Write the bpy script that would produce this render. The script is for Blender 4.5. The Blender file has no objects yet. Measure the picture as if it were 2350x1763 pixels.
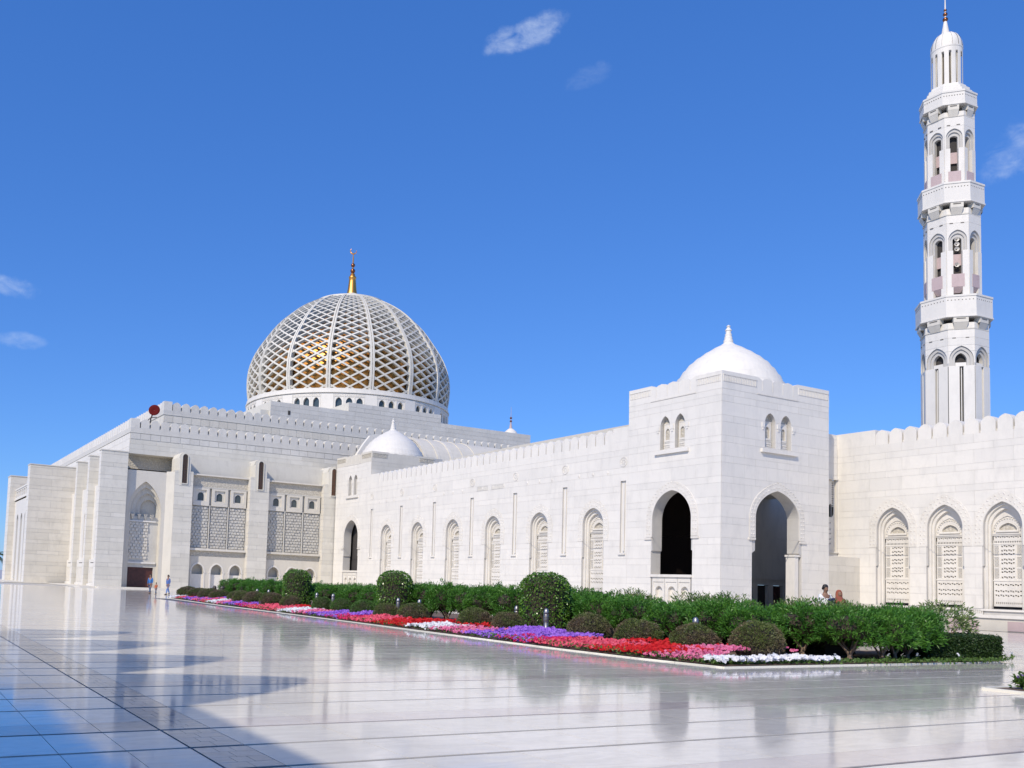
import bpy, bmesh, math, random
import numpy as np
from mathutils import Vector, Matrix
from mathutils.geometry import tessellate_polygon
R = math.radians
sc = bpy.context.scene
col = sc.collection
random.seed(7)
rng = np.random.default_rng(7)

# ------------------------------------------------------------------ camera, sky, sun, exposure
cam_d = bpy.data.cameras.new('camera')
cam = bpy.data.objects.new('camera', cam_d); col.objects.link(cam)
cam_d.sensor_width = 36; cam_d.sensor_fit = 'HORIZONTAL'
cam_d.lens = 32.386
cam_d.shift_x = 0.15; cam_d.shift_y = 0.12768
cam_d.clip_start = 0.1; cam_d.clip_end = 6000
psi, pit, rol = -2.04817 + math.pi / 2, .0734, .03737
_r = Vector((math.cos(psi), math.sin(psi), 0)); _f0 = Vector((-math.sin(psi), math.cos(psi), 0)); _u0 = Vector((0, 0, 1))
_fw = _f0 * math.cos(pit) + _u0 * math.sin(pit); _u = -_f0 * math.sin(pit) + _u0 * math.cos(pit)
_R = _r * math.cos(rol) + _u * math.sin(rol); _U = -_r * math.sin(rol) + _u * math.cos(rol)
cam.matrix_world = Matrix(((_R.x, _U.x, -_fw.x, 0), (_R.y, _U.y, -_fw.y, 0), (_R.z, _U.z, -_fw.z, 1.7), (0, 0, 0, 1)))
sc.camera = cam

SUN_EL, SUN_AZ = R(40), R(60)          # light travels towards (+X sin, +Y cos)
world = bpy.data.worlds.new('World'); sc.world = world; world.use_nodes = True
wn, wl = world.node_tree.nodes, world.node_tree.links
wn.clear()
wout = wn.new('ShaderNodeOutputWorld'); bg = wn.new('ShaderNodeBackground')
sky = wn.new('ShaderNodeTexSky'); sky.sky_type = 'NISHITA'; sky.sun_disc = False
sky.sun_elevation = SUN_EL; sky.sun_rotation = SUN_AZ + math.pi
sky.altitude = 0; sky.air_density = 1.0; sky.dust_density = 0.15; sky.ozone_density = 3.2
hs = wn.new('ShaderNodeHueSaturation'); hs.inputs['Saturation'].default_value = 1.0; hs.inputs['Value'].default_value = 1.0
wl.new(sky.outputs[0], hs.inputs['Color'])
wtc = wn.new('ShaderNodeTexCoord')
tint = wn.new('ShaderNodeMix'); tint.data_type = 'RGBA'; tint.blend_type = 'MULTIPLY'; tint.inputs[0].default_value = 1; tint.inputs[7].default_value = (.64, .93, 1.34, 1)
wl.new(hs.outputs[0], tint.inputs[6]); even = wn.new('ShaderNodeMix'); even.data_type = 'RGBA'; even.inputs[0].default_value = .32; even.inputs[7].default_value = (.30, 2.1, 8.2, 1)
wl.new(tint.outputs[2], even.inputs[6]); cur = even.outputs[2]
def cloud(d, along, a, b, amt, seed):
    """a wisp of cloud around one direction of the sky"""
    global cur
    d = Vector(d).normalized(); e1 = Vector(along); e1 = (e1 - d * e1.dot(d)).normalized(); e2 = d.cross(e1)
    def dot(v, s):
        n = wn.new('ShaderNodeVectorMath'); n.operation = 'DOT_PRODUCT'; wl.new(wtc.outputs['Generated'], n.inputs[0]); n.inputs[1].default_value = tuple(v)
        m = wn.new('ShaderNodeMath'); m.operation = 'DIVIDE'; wl.new(n.outputs['Value'], m.inputs[0]); m.inputs[1].default_value = s
        p = wn.new('ShaderNodeMath'); p.operation = 'POWER'; wl.new(m.outputs[0], p.inputs[0]); p.inputs[1].default_value = 2
        ab = wn.new('ShaderNodeMath'); ab.operation = 'MULTIPLY'; wl.new(m.outputs[0], ab.inputs[0]); wl.new(m.outputs[0], ab.inputs[1])
        return ab.outputs[0]
    s = wn.new('ShaderNodeMath'); s.operation = 'ADD'; wl.new(dot(e1, a), s.inputs[0]); wl.new(dot(e2, b), s.inputs[1])
    mq = wn.new('ShaderNodeMapping'); wl.new(wtc.outputs['Generated'], mq.inputs[0]); mq.inputs['Location'].default_value = (seed * 1.3, 0, seed)
    nq = wn.new('ShaderNodeTexNoise'); wl.new(mq.outputs[0], nq.inputs['Vector']); nq.inputs['Scale'].default_value = 22; nq.inputs['Detail'].default_value = 5; nq.inputs['Roughness'].default_value = .6
    wob = wn.new('ShaderNodeMapRange'); wl.new(nq.outputs['Fac'], wob.inputs[0]); wob.inputs[1].default_value = .3; wob.inputs[2].default_value = .7; wob.inputs[3].default_value = -.55; wob.inputs[4].default_value = .75
    s2 = wn.new('ShaderNodeMath'); s2.operation = 'ADD'; wl.new(s.outputs[0], s2.inputs[0]); wl.new(wob.outputs[0], s2.inputs[1]); s = s2
    ramp = wn.new('ShaderNodeMapRange'); ramp.inputs[1].default_value = 0; ramp.inputs[2].default_value = 1; ramp.inputs[3].default_value = 1; ramp.inputs[4].default_value = 0
    ramp.interpolation_type = 'SMOOTHERSTEP'; wl.new(s.outputs[0], ramp.inputs[0])
    fr_ = wn.new('ShaderNodeVectorMath'); fr_.operation = 'DOT_PRODUCT'; wl.new(wtc.outputs['Generated'], fr_.inputs[0]); fr_.inputs[1].default_value = tuple(d)
    ge = wn.new('ShaderNodeMath'); ge.operation = 'GREATER_THAN'; wl.new(fr_.outputs['Value'], ge.inputs[0]); ge.inputs[1].default_value = .7
    mp = wn.new('ShaderNodeMapping'); wl.new(wtc.outputs['Generated'], mp.inputs[0]); mp.inputs['Location'].default_value = (seed, seed * .7, 0)
    mp.inputs['Scale'].default_value = (1, 1, 1.8)
    nz = wn.new('ShaderNodeTexNoise'); wl.new(mp.outputs[0], nz.inputs['Vector']); nz.inputs['Scale'].default_value = 40; nz.inputs['Detail'].default_value = 8; nz.inputs['Roughness'].default_value = .62; nz.inputs['Distortion'].default_value = .35
    nr = wn.new('ShaderNodeMapRange'); wl.new(nz.outputs['Fac'], nr.inputs[0]); nr.inputs[1].default_value = .34; nr.inputs[2].default_value = .72
    m1 = wn.new('ShaderNodeMath'); m1.operation = 'MULTIPLY'; wl.new(ramp.outputs[0], m1.inputs[0]); wl.new(nr.outputs[0], m1.inputs[1])
    m2 = wn.new('ShaderNodeMath'); m2.operation = 'MULTIPLY'; wl.new(m1.outputs[0], m2.inputs[0]); wl.new(ge.outputs[0], m2.inputs[1])
    m3 = wn.new('ShaderNodeMath'); m3.operation = 'MULTIPLY'; m3.use_clamp = True; wl.new(m2.outputs[0], m3.inputs[0]); m3.inputs[1].default_value = amt
    mx = wn.new('ShaderNodeMix'); mx.data_type = 'RGBA'; wl.new(m3.outputs[0], mx.inputs[0]); wl.new(cur, mx.inputs[6]); mx.inputs[7].default_value = (6.6, 7.6, 9.3, 1)
    cur = mx.outputs[2]
cloud((.512, .675, .525), (.80, -.40, .36), .046, .015, .5, 3.1)
cloud((.57, .66, .49), (.7, -.5, .4), .026, .012, .12, 5.3)
cloud((.825, .41, .39), (.4, -.3, .7), .05, .024, .42, 9.7)
cloud((.10, .96, .28), (1, -.1, 0), .032, .013, .36, 1.9)
cloud((.11, .97, .23), (1, -.1, 0), .03, .009, .26, 7.7)
wl.new(cur, bg.inputs['Color']); bg.inputs['Strength'].default_value = 0.11
wl.new(bg.outputs[0], wout.inputs[0])

sun_d = bpy.data.lights.new('sun', 'SUN'); sun_d.energy = 3.9; sun_d.angle = R(.5); sun_d.color = (1, .90, .755)
sun = bpy.data.objects.new('sun', sun_d); col.objects.link(sun)
ldir = Vector((math.sin(SUN_AZ) * math.cos(SUN_EL), math.cos(SUN_AZ) * math.cos(SUN_EL), -math.sin(SUN_EL)))
sun.rotation_euler = ldir.to_track_quat('-Z', 'Y').to_euler(); sun.location = (-40, -40, 60)
vs = sc.view_settings; vs.view_transform = 'Standard'; vs.look = 'None'; vs.exposure = 0.0; vs.gamma = 1; vs.use_curve_mapping = False
sc.cycles.max_bounces = 6; sc.cycles.diffuse_bounces = 3; sc.cycles.glossy_bounces = 3; sc.cycles.transparent_max_bounces = 4
sc.cycles.caustics_reflective = False; sc.cycles.caustics_refractive = False

# ------------------------------------------------------------------ materials
def nodes(name):
    m = bpy.data.materials.new(name); m.use_nodes = True
    nt = m.node_tree; b = nt.nodes['Principled BSDF']
    return m, nt.nodes, nt.links, b
def mix(n, l, fac, a, b, typ='MIX'):
    x = n.new('ShaderNodeMix'); x.data_type = 'RGBA'; x.blend_type = typ
    if hasattr(fac, 'links'): l.new(fac, x.inputs[0])
    else: x.inputs[0].default_value = fac
    for s, i in ((a, 6), (b, 7)):
        if hasattr(s, 'links'): l.new(s, x.inputs[i])
        else: x.inputs[i].default_value = (*s, 1)
    return x.outputs[2]
def noise(n, l, scale, detail=4, rough=.5, vec=None, sc3=None, coord='Object', dist=0):
    tc = n.new('ShaderNodeTexCoord'); v = tc.outputs[coord] if vec is None else vec
    if sc3:
        mp = n.new('ShaderNodeMapping'); mp.inputs['Scale'].default_value = sc3; l.new(v, mp.inputs[0]); v = mp.outputs[0]
    z = n.new('ShaderNodeTexNoise'); z.inputs['Scale'].default_value = scale; z.inputs['Detail'].default_value = detail; z.inputs['Roughness'].default_value = rough
    z.inputs['Distortion'].default_value = dist
    l.new(v, z.inputs['Vector']); return z.outputs['Fac']
def rng_(n, l, v, a, b, c, d):
    m = n.new('ShaderNodeMapRange'); l.new(v, m.inputs[0])
    for i, x in enumerate((a, b, c, d)): m.inputs[1 + i].default_value = x
    return m.outputs[0]
def geo_pos(n):
    return n.new('ShaderNodeNewGeometry').outputs['Position']
def stone(name, base, dark, rough=.62, var=.5, bump=.15):
    m, n, l, b = nodes(name)
    P = geo_pos(n)
    oi = n.new('ShaderNodeObjectInfo')
    c = mix(n, l, rng_(n, l, oi.outputs['Random'], 0, 1, 0, var), base, dark)
    v1 = noise(n, l, .35, 5, .6, vec=P, sc3=(1, 1, 2.2), dist=1.2)
    c = mix(n, l, rng_(n, l, v1, .45, .75, 0, .5), c, dark)
    v2 = noise(n, l, 1.6, 6, .65, vec=P, sc3=(1, 1, .35))
    c = mix(n, l, rng_(n, l, v2, .48, .8, 0, .5), c, tuple(x * .8 for x in dark))
    l.new(c, b.inputs['Base Color']); b.inputs['Roughness'].default_value = rough
    v3 = noise(n, l, 9, 5, .6, vec=P)
    bp = n.new('ShaderNodeBump'); bp.inputs['Strength'].default_value = bump; bp.inputs['Distance'].default_value = .02
    l.new(v3, bp.inputs['Height']); l.new(bp.outputs[0], b.inputs['Normal'])
    return m
M = {}
M['white'] = stone('white_marble', (.79, .75, .675), (.70, .67, .61), var=.6)
M['cream'] = stone('cream_stone', (.72, .675, .585), (.61, .57, .485), var=.75)
M['hallstone'] = stone('pale_limestone', (.72, .685, .60), (.61, .58, .50), var=.8)
M['grey'] = stone('grey_marble', (.69, .665, .605), (.58, .555, .50), var=.7)
M['pink'] = stone('pink_sandstone', (.56, .44, .42), (.46, .35, .34), var=.4)
M['joint'] = stone('joint_mortar', (.55, .53, .49), (.47, .45, .42), var=.2)
M['carve'] = stone('carved_stone', (.76, .72, .645), (.62, .58, .505), var=.2, bump=.5)
def frieze_mat():
    m, n, l, b = nodes('carved_frieze')
    P = geo_pos(n)
    v = n.new('ShaderNodeTexVoronoi'); v.inputs['Scale'].default_value = 5.5; l.new(P, v.inputs['Vector'])
    c = mix(n, l, rng_(n, l, v.outputs['Distance'], .1, .5, 0, 1), (.64, .6, .51), (.49, .45, .37))
    l.new(c, b.inputs['Base Color']); b.inputs['Roughness'].default_value = .8
    bp = n.new('ShaderNodeBump'); bp.inputs['Strength'].default_value = .9; bp.inputs['Distance'].default_value = .05
    l.new(v.outputs['Distance'], bp.inputs['Height']); l.new(bp.outputs[0], b.inputs['Normal'])
    return m
M['frieze'] = frieze_mat()
def plain(name, c, rough=.6, metal=0, var=0, spec=.5):
    m, n, l, b = nodes(name)
    if var:
        v = noise(n, l, 3, 4, .6, vec=geo_pos(n))
        l.new(mix(n, l, rng_(n, l, v, .35, .7, 0, 1), c, tuple(x * (1 - var) for x in c)), b.inputs['Base Color'])
    else: b.inputs['Base Color'].default_value = (*c, 1)
    b.inputs['Roughness'].default_value = rough; b.inputs['Metallic'].default_value = metal
    b.inputs['Specular IOR Level'].default_value = spec
    return m
M['dark'] = plain('dark_interior', (.05, .045, .042), .9)  # near-black tone stands in for unlit space behind openings
M['shade'] = plain('recess_shade', (.17, .155, .135), .9, var=.2)  # dark tone painted in for shade inside slots and behind the lantern columns
M['void'] = plain('interior_shade_black', (.012, .009, .008), .95, spec=.05)  # near-black paints the deep shade seen through the open tower arch
M['slit'] = plain('bronze_grille', (.10, .085, .07), .55, .3)
M['glass'] = plain('window_glass', (.05, .07, .075), .2, spec=.7)
M['door'] = plain('dark_wood_door', (.10, .03, .022), .45, var=.4)
M['gold'] = plain('gold_mosaic', (.80, .36, .09), .45, 1.0, var=.5)
M['goldspire'] = plain('gold_finial', (.86, .40, .09), .42, 1.0)
M['copper'] = plain('copper_ball', (.30, .12, .06), .35, 1.0)
M['reddish'] = plain('red_dish_paint', (.11, .008, .008), .75, spec=.1)
M['metal'] = plain('brushed_steel', (.33, .32, .32), .42, .85)
M['soil'] = plain('garden_soil', (.20, .13, .09), .95, var=.5)
M['bark'] = plain('pale_bark', (.33, .24, .17), .9, var=.4)
M['skin'] = plain('skin', (.27, .15, .095), .6)
M['hair'] = plain('black_hair', (.012, .01, .01), .6)
M['blueshirt'] = plain('blue_shirt_cloth', (.05, .19, .48), .85, var=.2)
M['bluetunic'] = plain('blue_tunic_cloth', (.10, .18, .45), .85, var=.25)
M['jeans'] = plain('dark_jeans_cloth', (.05, .09, .17), .9)
M['lightjeans'] = plain('blue_trouser_cloth', (.14, .23, .48), .9)
M['orange'] = plain('orange_shirt_cloth', (.50, .13, .05), .85)
M['whiteshirt'] = plain('white_shirt_cloth', (.80, .80, .80), .85)
M['scarf'] = plain('rust_headscarf_cloth', (.34, .10, .06), .85, var=.4)
M['navy'] = plain('navy_bag_cloth', (.03, .035, .09), .7)
M['shoe'] = plain('black_shoe', (.02, .02, .02), .5)
M['kerb'] = stone('kerb_stone', (.82, .79, .66), (.74, .7, .58), var=.3)
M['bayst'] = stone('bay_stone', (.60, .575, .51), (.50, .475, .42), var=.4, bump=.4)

def leaf_mat(name, a, b2, c3=None, rough=.45, spec=.4):
    m, n, l, b = nodes(name)
    g = n.new('ShaderNodeNewGeometry')
    c = mix(n, l, g.outputs['Random Per Island'], a, b2)
    if c3:
        v = noise(n, l, 1.4, 3, .6, vec=geo_pos(n))
        c = mix(n, l, rng_(n, l, v, .45, .62, 0, 1), c, c3)
    l.new(c, b.inputs['Base Color']); b.inputs['Roughness'].default_value = rough
    b.inputs['Specular IOR Level'].default_value = spec
    tr = n.new('ShaderNodeBsdfTranslucent'); l.new(c, tr.inputs['Color'])
    mx = n.new('ShaderNodeMixShader'); mx.inputs[0].default_value = .22
    out = [q for q in n if q.type == 'OUTPUT_MATERIAL'][0]
    l.new(b.outputs[0], mx.inputs[1]); l.new(tr.outputs[0], mx.inputs[2]); l.new(mx.outputs[0], out.inputs[0])
    return m
M['oleander'] = leaf_mat('oleander_leaf', (.04, .145, .016), (.13, .31, .04), (.06, .19, .025))
M['olelight'] = leaf_mat('pale_oleander_leaf', (.12, .20, .05), (.28, .34, .12), (.08, .17, .04))
M['topiary'] = leaf_mat('ficus_leaf', (.03, .11, .012), (.17, .33, .04), None, rough=.3, spec=.6)
M['ball'] = leaf_mat('clipped_bush_leaf', (.07, .11, .03), (.17, .21, .055), (.19, .14, .09))
M['ballgreen'] = leaf_mat('green_bush_leaf', (.045, .125, .02), (.12, .24, .04), (.09, .15, .04))
M['boxhedge'] = leaf_mat('box_hedge_leaf', (.018, .045, .012), (.045, .09, .022))
M['bedgreen'] = leaf_mat('bedding_leaf', (.06, .13, .025), (.13, .22, .05))
M['crown_core'] = plain('crown_core_shade', (.05, .04, .028), 1.0)  # dark filler tone painted for the shade deep inside crowns and hedges
M['palm'] = leaf_mat('palm_frond', (.04, .07, .03), (.09, .12, .05))
M['f_white'] = leaf_mat('white_petal', (.80, .80, .82), (.88, .88, .90), None, .6, .2)
M['f_pink'] = leaf_mat('pink_petal', (.70, .10, .26), (.82, .30, .45), None, .6, .2)
M['f_coral'] = leaf_mat('coral_petal', (.72, .06, .12), (.85, .17, .24), None, .6, .2)
M['f_red'] = leaf_mat('red_petal', (.50, .008, .015), (.70, .03, .03), None, .6, .2)
M['f_crimson'] = leaf_mat('crimson_petal', (.52, .01, .08), (.72, .04, .17), None, .6, .2)
M['f_purple'] = leaf_mat('purple_petal', (.25, .08, .58), (.46, .24, .80), None, .6, .2)

def floor_mat(name, base, dark, tint):
    m, n, l, b = nodes(name)
    P = geo_pos(n); oi = n.new('ShaderNodeObjectInfo'); g = n.new('ShaderNodeNewGeometry')
    rv = n.new('ShaderNodeMath'); rv.operation = 'ADD'; l.new(oi.outputs['Random'], rv.inputs[0]); l.new(g.outputs['Random Per Island'], rv.inputs[1])
    fr = n.new('ShaderNodeMath'); fr.operation = 'FRACT'; l.new(rv.outputs[0], fr.inputs[0])
    # rotate the vein direction slab by slab
    v1 = noise(n, l, 1.1, 7, .62, vec=P, sc3=(1.2, 3.4, 1), dist=1.6)
    v2 = noise(n, l, .28, 4, .5, vec=P)
    c = mix(n, l, fr.outputs[0], base, tint)
    c = mix(n, l, rng_(n, l, v1, .40, .68, 0, .85), c, dark)
    c = mix(n, l, rng_(n, l, v2, .45, .7, 0, .45), c, tuple(x * .93 for x in dark))
    l.new(c, b.inputs['Base Color'])
    rr = noise(n, l, 2.5, 5, .6, vec=P, sc3=(1, 2.2, 1))
    l.new(rng_(n, l, rr, .3, .75, .035, .13), b.inputs['Roughness'])
    b.inputs['IOR'].default_value = 1.42
    w = noise(n, l, .9, 2, .4, vec=P, sc3=(.5, 1.3, 1))
    bp = n.new('ShaderNodeBump'); bp.inputs['Strength'].default_value = .10; bp.inputs['Distance'].default_value = .010
    l.new(w, bp.inputs['Height']); l.new(bp.outputs[0], b.inputs['Normal'])
    return m
M['floor'] = floor_mat('polished_marble', (.87, .82, .72), (.67, .63, .55), (.77, .73, .64))
M['floorpat'] = floor_mat('patterned_marble', (.54, .52, .49), (.40, .385, .36), (.47, .455, .43))
M['band'] = floor_mat('pinkish_marble', (.72, .655, .60), (.60, .54, .495), (.68, .615, .56))
M['grout'] = plain('dark_channel', (.10, .095, .10), .5)
M['ground'] = plain('pale_paving', (.50, .48, .44), .5, var=.15)

# ------------------------------------------------------------------ mesh helpers
WL = {}
def tag(o, label=None, cat=None, group=None, kind=None):
    if label: o['label'] = label
    if cat: o['category'] = cat
    if group: o['group'] = group
    if kind: o['kind'] = kind
    return o
def thing(name, loc, label, cat, group=None):
    o = bpy.data.objects.new(name, None); col.objects.link(o); o.location = loc; WL[o.name] = Vector(loc)
    o.empty_display_size = .3
    return tag(o, label, cat, group)
def link(name, me, parent=None, loc=None):
    o = bpy.data.objects.new(name, me); col.objects.link(o)
    w = Vector(loc) if loc is not None else (WL[parent.name].copy() if parent else Vector((0, 0, 0)))
    WL[o.name] = w
    if parent: o.parent = parent; o.location = w - WL[parent.name]
    else: o.location = w
    return o
class MB:
    def __init__(s): s.v = []; s.f = []
    def add(s, vs, fs):
        k = len(s.v); s.v += [tuple(x) for x in vs]; s.f += [tuple(i + k for i in f) for f in fs]
    def quad(s, a, b, c, d): s.add((a, b, c, d), ((0, 1, 2, 3),))
    def box(s, x0, y0, z0, x1, y1, z1):
        s.add([(x0, y0, z0), (x1, y0, z0), (x1, y1, z0), (x0, y1, z0), (x0, y0, z1), (x1, y0, z1), (x1, y1, z1), (x0, y1, z1)],
              [(0, 3, 2, 1), (4, 5, 6, 7), (0, 1, 5, 4), (1, 2, 6, 5), (2, 3, 7, 6), (3, 0, 4, 7)])
    def fbox(s, fr, u0, z0, d0, u1, z1, d1):
        P = [fr(u, z, d) for d in (d0, d1) for u, z in ((u0, z0), (u1, z0), (u1, z1), (u0, z1))]
        s.add(P, [(0, 1, 2, 3), (7, 6, 5, 4), (0, 4, 5, 1), (1, 5, 6, 2), (2, 6, 7, 3), (3, 7, 4, 0)])
    def prism(s, fr, poly, d0, d1):
        n = len(poly); k = len(s.v)
        s.v += [tuple(fr(u, z, d0)) for u, z in poly] + [tuple(fr(u, z, d1)) for u, z in poly]
        t = tessellate_polygon([[Vector((u, z, 0)) for u, z in poly]])
        s.f += [tuple(k + i for i in f) for f in t] + [tuple(k + n + i for i in f) for f in t]
        s.f += [(k + i, k + (i + 1) % n, k + n + (i + 1) % n, k + n + i) for i in range(n)]
    def panel(s, fr, outer, holes, d=0, rev=.3, edge=0, back=False):
        loops = [outer] + list(holes)
        flat = [p for lp in loops for p in lp]
        t = tessellate_polygon([[Vector((u, z, 0)) for u, z in lp] for lp in loops])
        k = len(s.v); s.v += [tuple(fr(u, z, d)) for u, z in flat]; s.f += [tuple(k + i for i in f) for f in t]
        if back:
            k = len(s.v); s.v += [tuple(fr(u, z, d + rev)) for u, z in flat]; s.f += [tuple(k + i for i in f) for f in t]
        for j, lp in enumerate(loops):
            r = rev if j else edge
            if not r: continue
            k = len(s.v); n = len(lp)
            s.v += [tuple(fr(u, z, d)) for u, z in lp] + [tuple(fr(u, z, d + r)) for u, z in lp]
            s.f += [(k + i, k + (i + 1) % n, k + n + (i + 1) % n, k + n + i) for i in range(n)]
    def lathe(s, c, prof, seg=32, a0=0, a1=2 * math.pi, axis=None):
        full = abs(a1 - a0 - 2 * math.pi) < 1e-6; m = seg if full else seg + 1; k = len(s.v)
        for i in range(m):
            a = a0 + (a1 - a0) * i / seg
            for r, z in prof: s.v.append((c[0] + r * math.cos(a), c[1] + r * math.sin(a), c[2] + z))
        p = len(prof)
        for i in range(seg):
            j = (i + 1) % m
            for q in range(p - 1): s.f.append((k + i * p + q, k + j * p + q, k + j * p + q + 1, k + i * p + q + 1))
    def tube(s, pts, rad, seg=6):
        pts = [Vector(p) for p in pts]; k = len(s.v); n = len(pts)
        for i, p in enumerate(pts):
            t = (pts[min(i + 1, n - 1)] - pts[max(i - 1, 0)]).normalized()
            a = t.cross(Vector((.3, .2, 1) if abs(t.z) < .9 else (1, .1, 0))).normalized(); b = t.cross(a)
            r = rad[i] if isinstance(rad, (list, tuple)) else rad
            for j in range(seg):
                w = 2 * math.pi * j / seg; s.v.append(tuple(p + a * r * math.cos(w) + b * r * math.sin(w)))
        for i in range(n - 1):
            for j in range(seg): s.f.append((k + i * seg + j, k + i * seg + (j + 1) % seg, k + (i + 1) * seg + (j + 1) % seg, k + (i + 1) * seg + j))
        s.f.append(tuple(k + j for j in range(seg))); s.f.append(tuple(k + (n - 1) * seg + j for j in range(seg)))
    def build(s, name, mat, parent=None, smooth=False, loc=None, fix=False):
        w = Vector(loc) if loc is not None else (WL[parent.name] if parent else Vector((0, 0, 0)))
        me = bpy.data.meshes.new(name)
        me.from_pydata([(x - w.x, y - w.y, z - w.z) for x, y, z in s.v], [], s.f)
        if mat: me.materials.append(M[mat] if isinstance(mat, str) else mat)
        if fix:
            bm = bmesh.new(); bm.from_mesh(me); bmesh.ops.remove_doubles(bm, verts=bm.verts, dist=1e-5); bmesh.ops.recalc_face_normals(bm, faces=bm.faces); bm.to_mesh(me); bm.free()
        if smooth: me.polygons.foreach_set('use_smooth', [True] * len(me.polygons))
        me.update()
        return link(name, me, parent, w)
class Fr:
    def __init__(s, O, U, D): s.O = Vector(O); s.U = Vector(U); s.D = Vector(D)
    def __call__(s, u, z, d): return s.O + s.U * u + Vector((0, 0, z)) + s.D * d
FA = lambda c: Fr((c, 0, 0), (0, 1, 0), (1, 0, 0))       # plane X=c, seen from -X, u = Y
FB = lambda c: Fr((0, c, 0), (1, 0, 0), (0, 1, 0))       # plane Y=c, seen from -Y, u = X

def arch(uc, w, zs, za, zb=None, n=9, wl_=None, zw=None):
    """pointed arch outline; zb bottom; optional wider lower part (half width wl_ below zw)"""
    h = za - zs; r = (h * h + w * w) / (2 * w); pts = []
    if h >= w:
        a1 = math.atan2(h, -(r - w))        # angle from far centre
        cx = r - w
        for i in range(n + 1):
            a = math.pi - (math.pi - math.atan2(h, -cx)) * i / n
            pts.append((uc + cx + r * math.cos(a), zs + r * math.sin(a)))
    else:
        for i in range(n + 1):              # squat: quarter ellipse towards a soft point
            a = math.pi / 2 * i / n
            t = i / n
            u = -w * math.cos(a); z = h * (math.sin(a) * .88 + .12 * t ** 3)
            pts.append((uc + u, zs + z))
    right = [(2 * uc - u, z) for u, z in pts[::-1][1:]]
    out = pts + right
    if zb is not None:
        if wl_ and zw:
            out = [(uc - wl_, zb), (uc - wl_, zw), (uc - w, zw + (wl_ - w) * .6)] + out + [(uc + w, zw + (wl_ - w) * .6), (uc + wl_, zw), (uc + wl_, zb)]
        else: out = [(uc - w, zb)] + out + [(uc + w, zb)]
    return out
def rect(u0, z0, u1, z1): return [(u0, z0), (u1, z0), (u1, z1), (u0, z1)]

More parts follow.
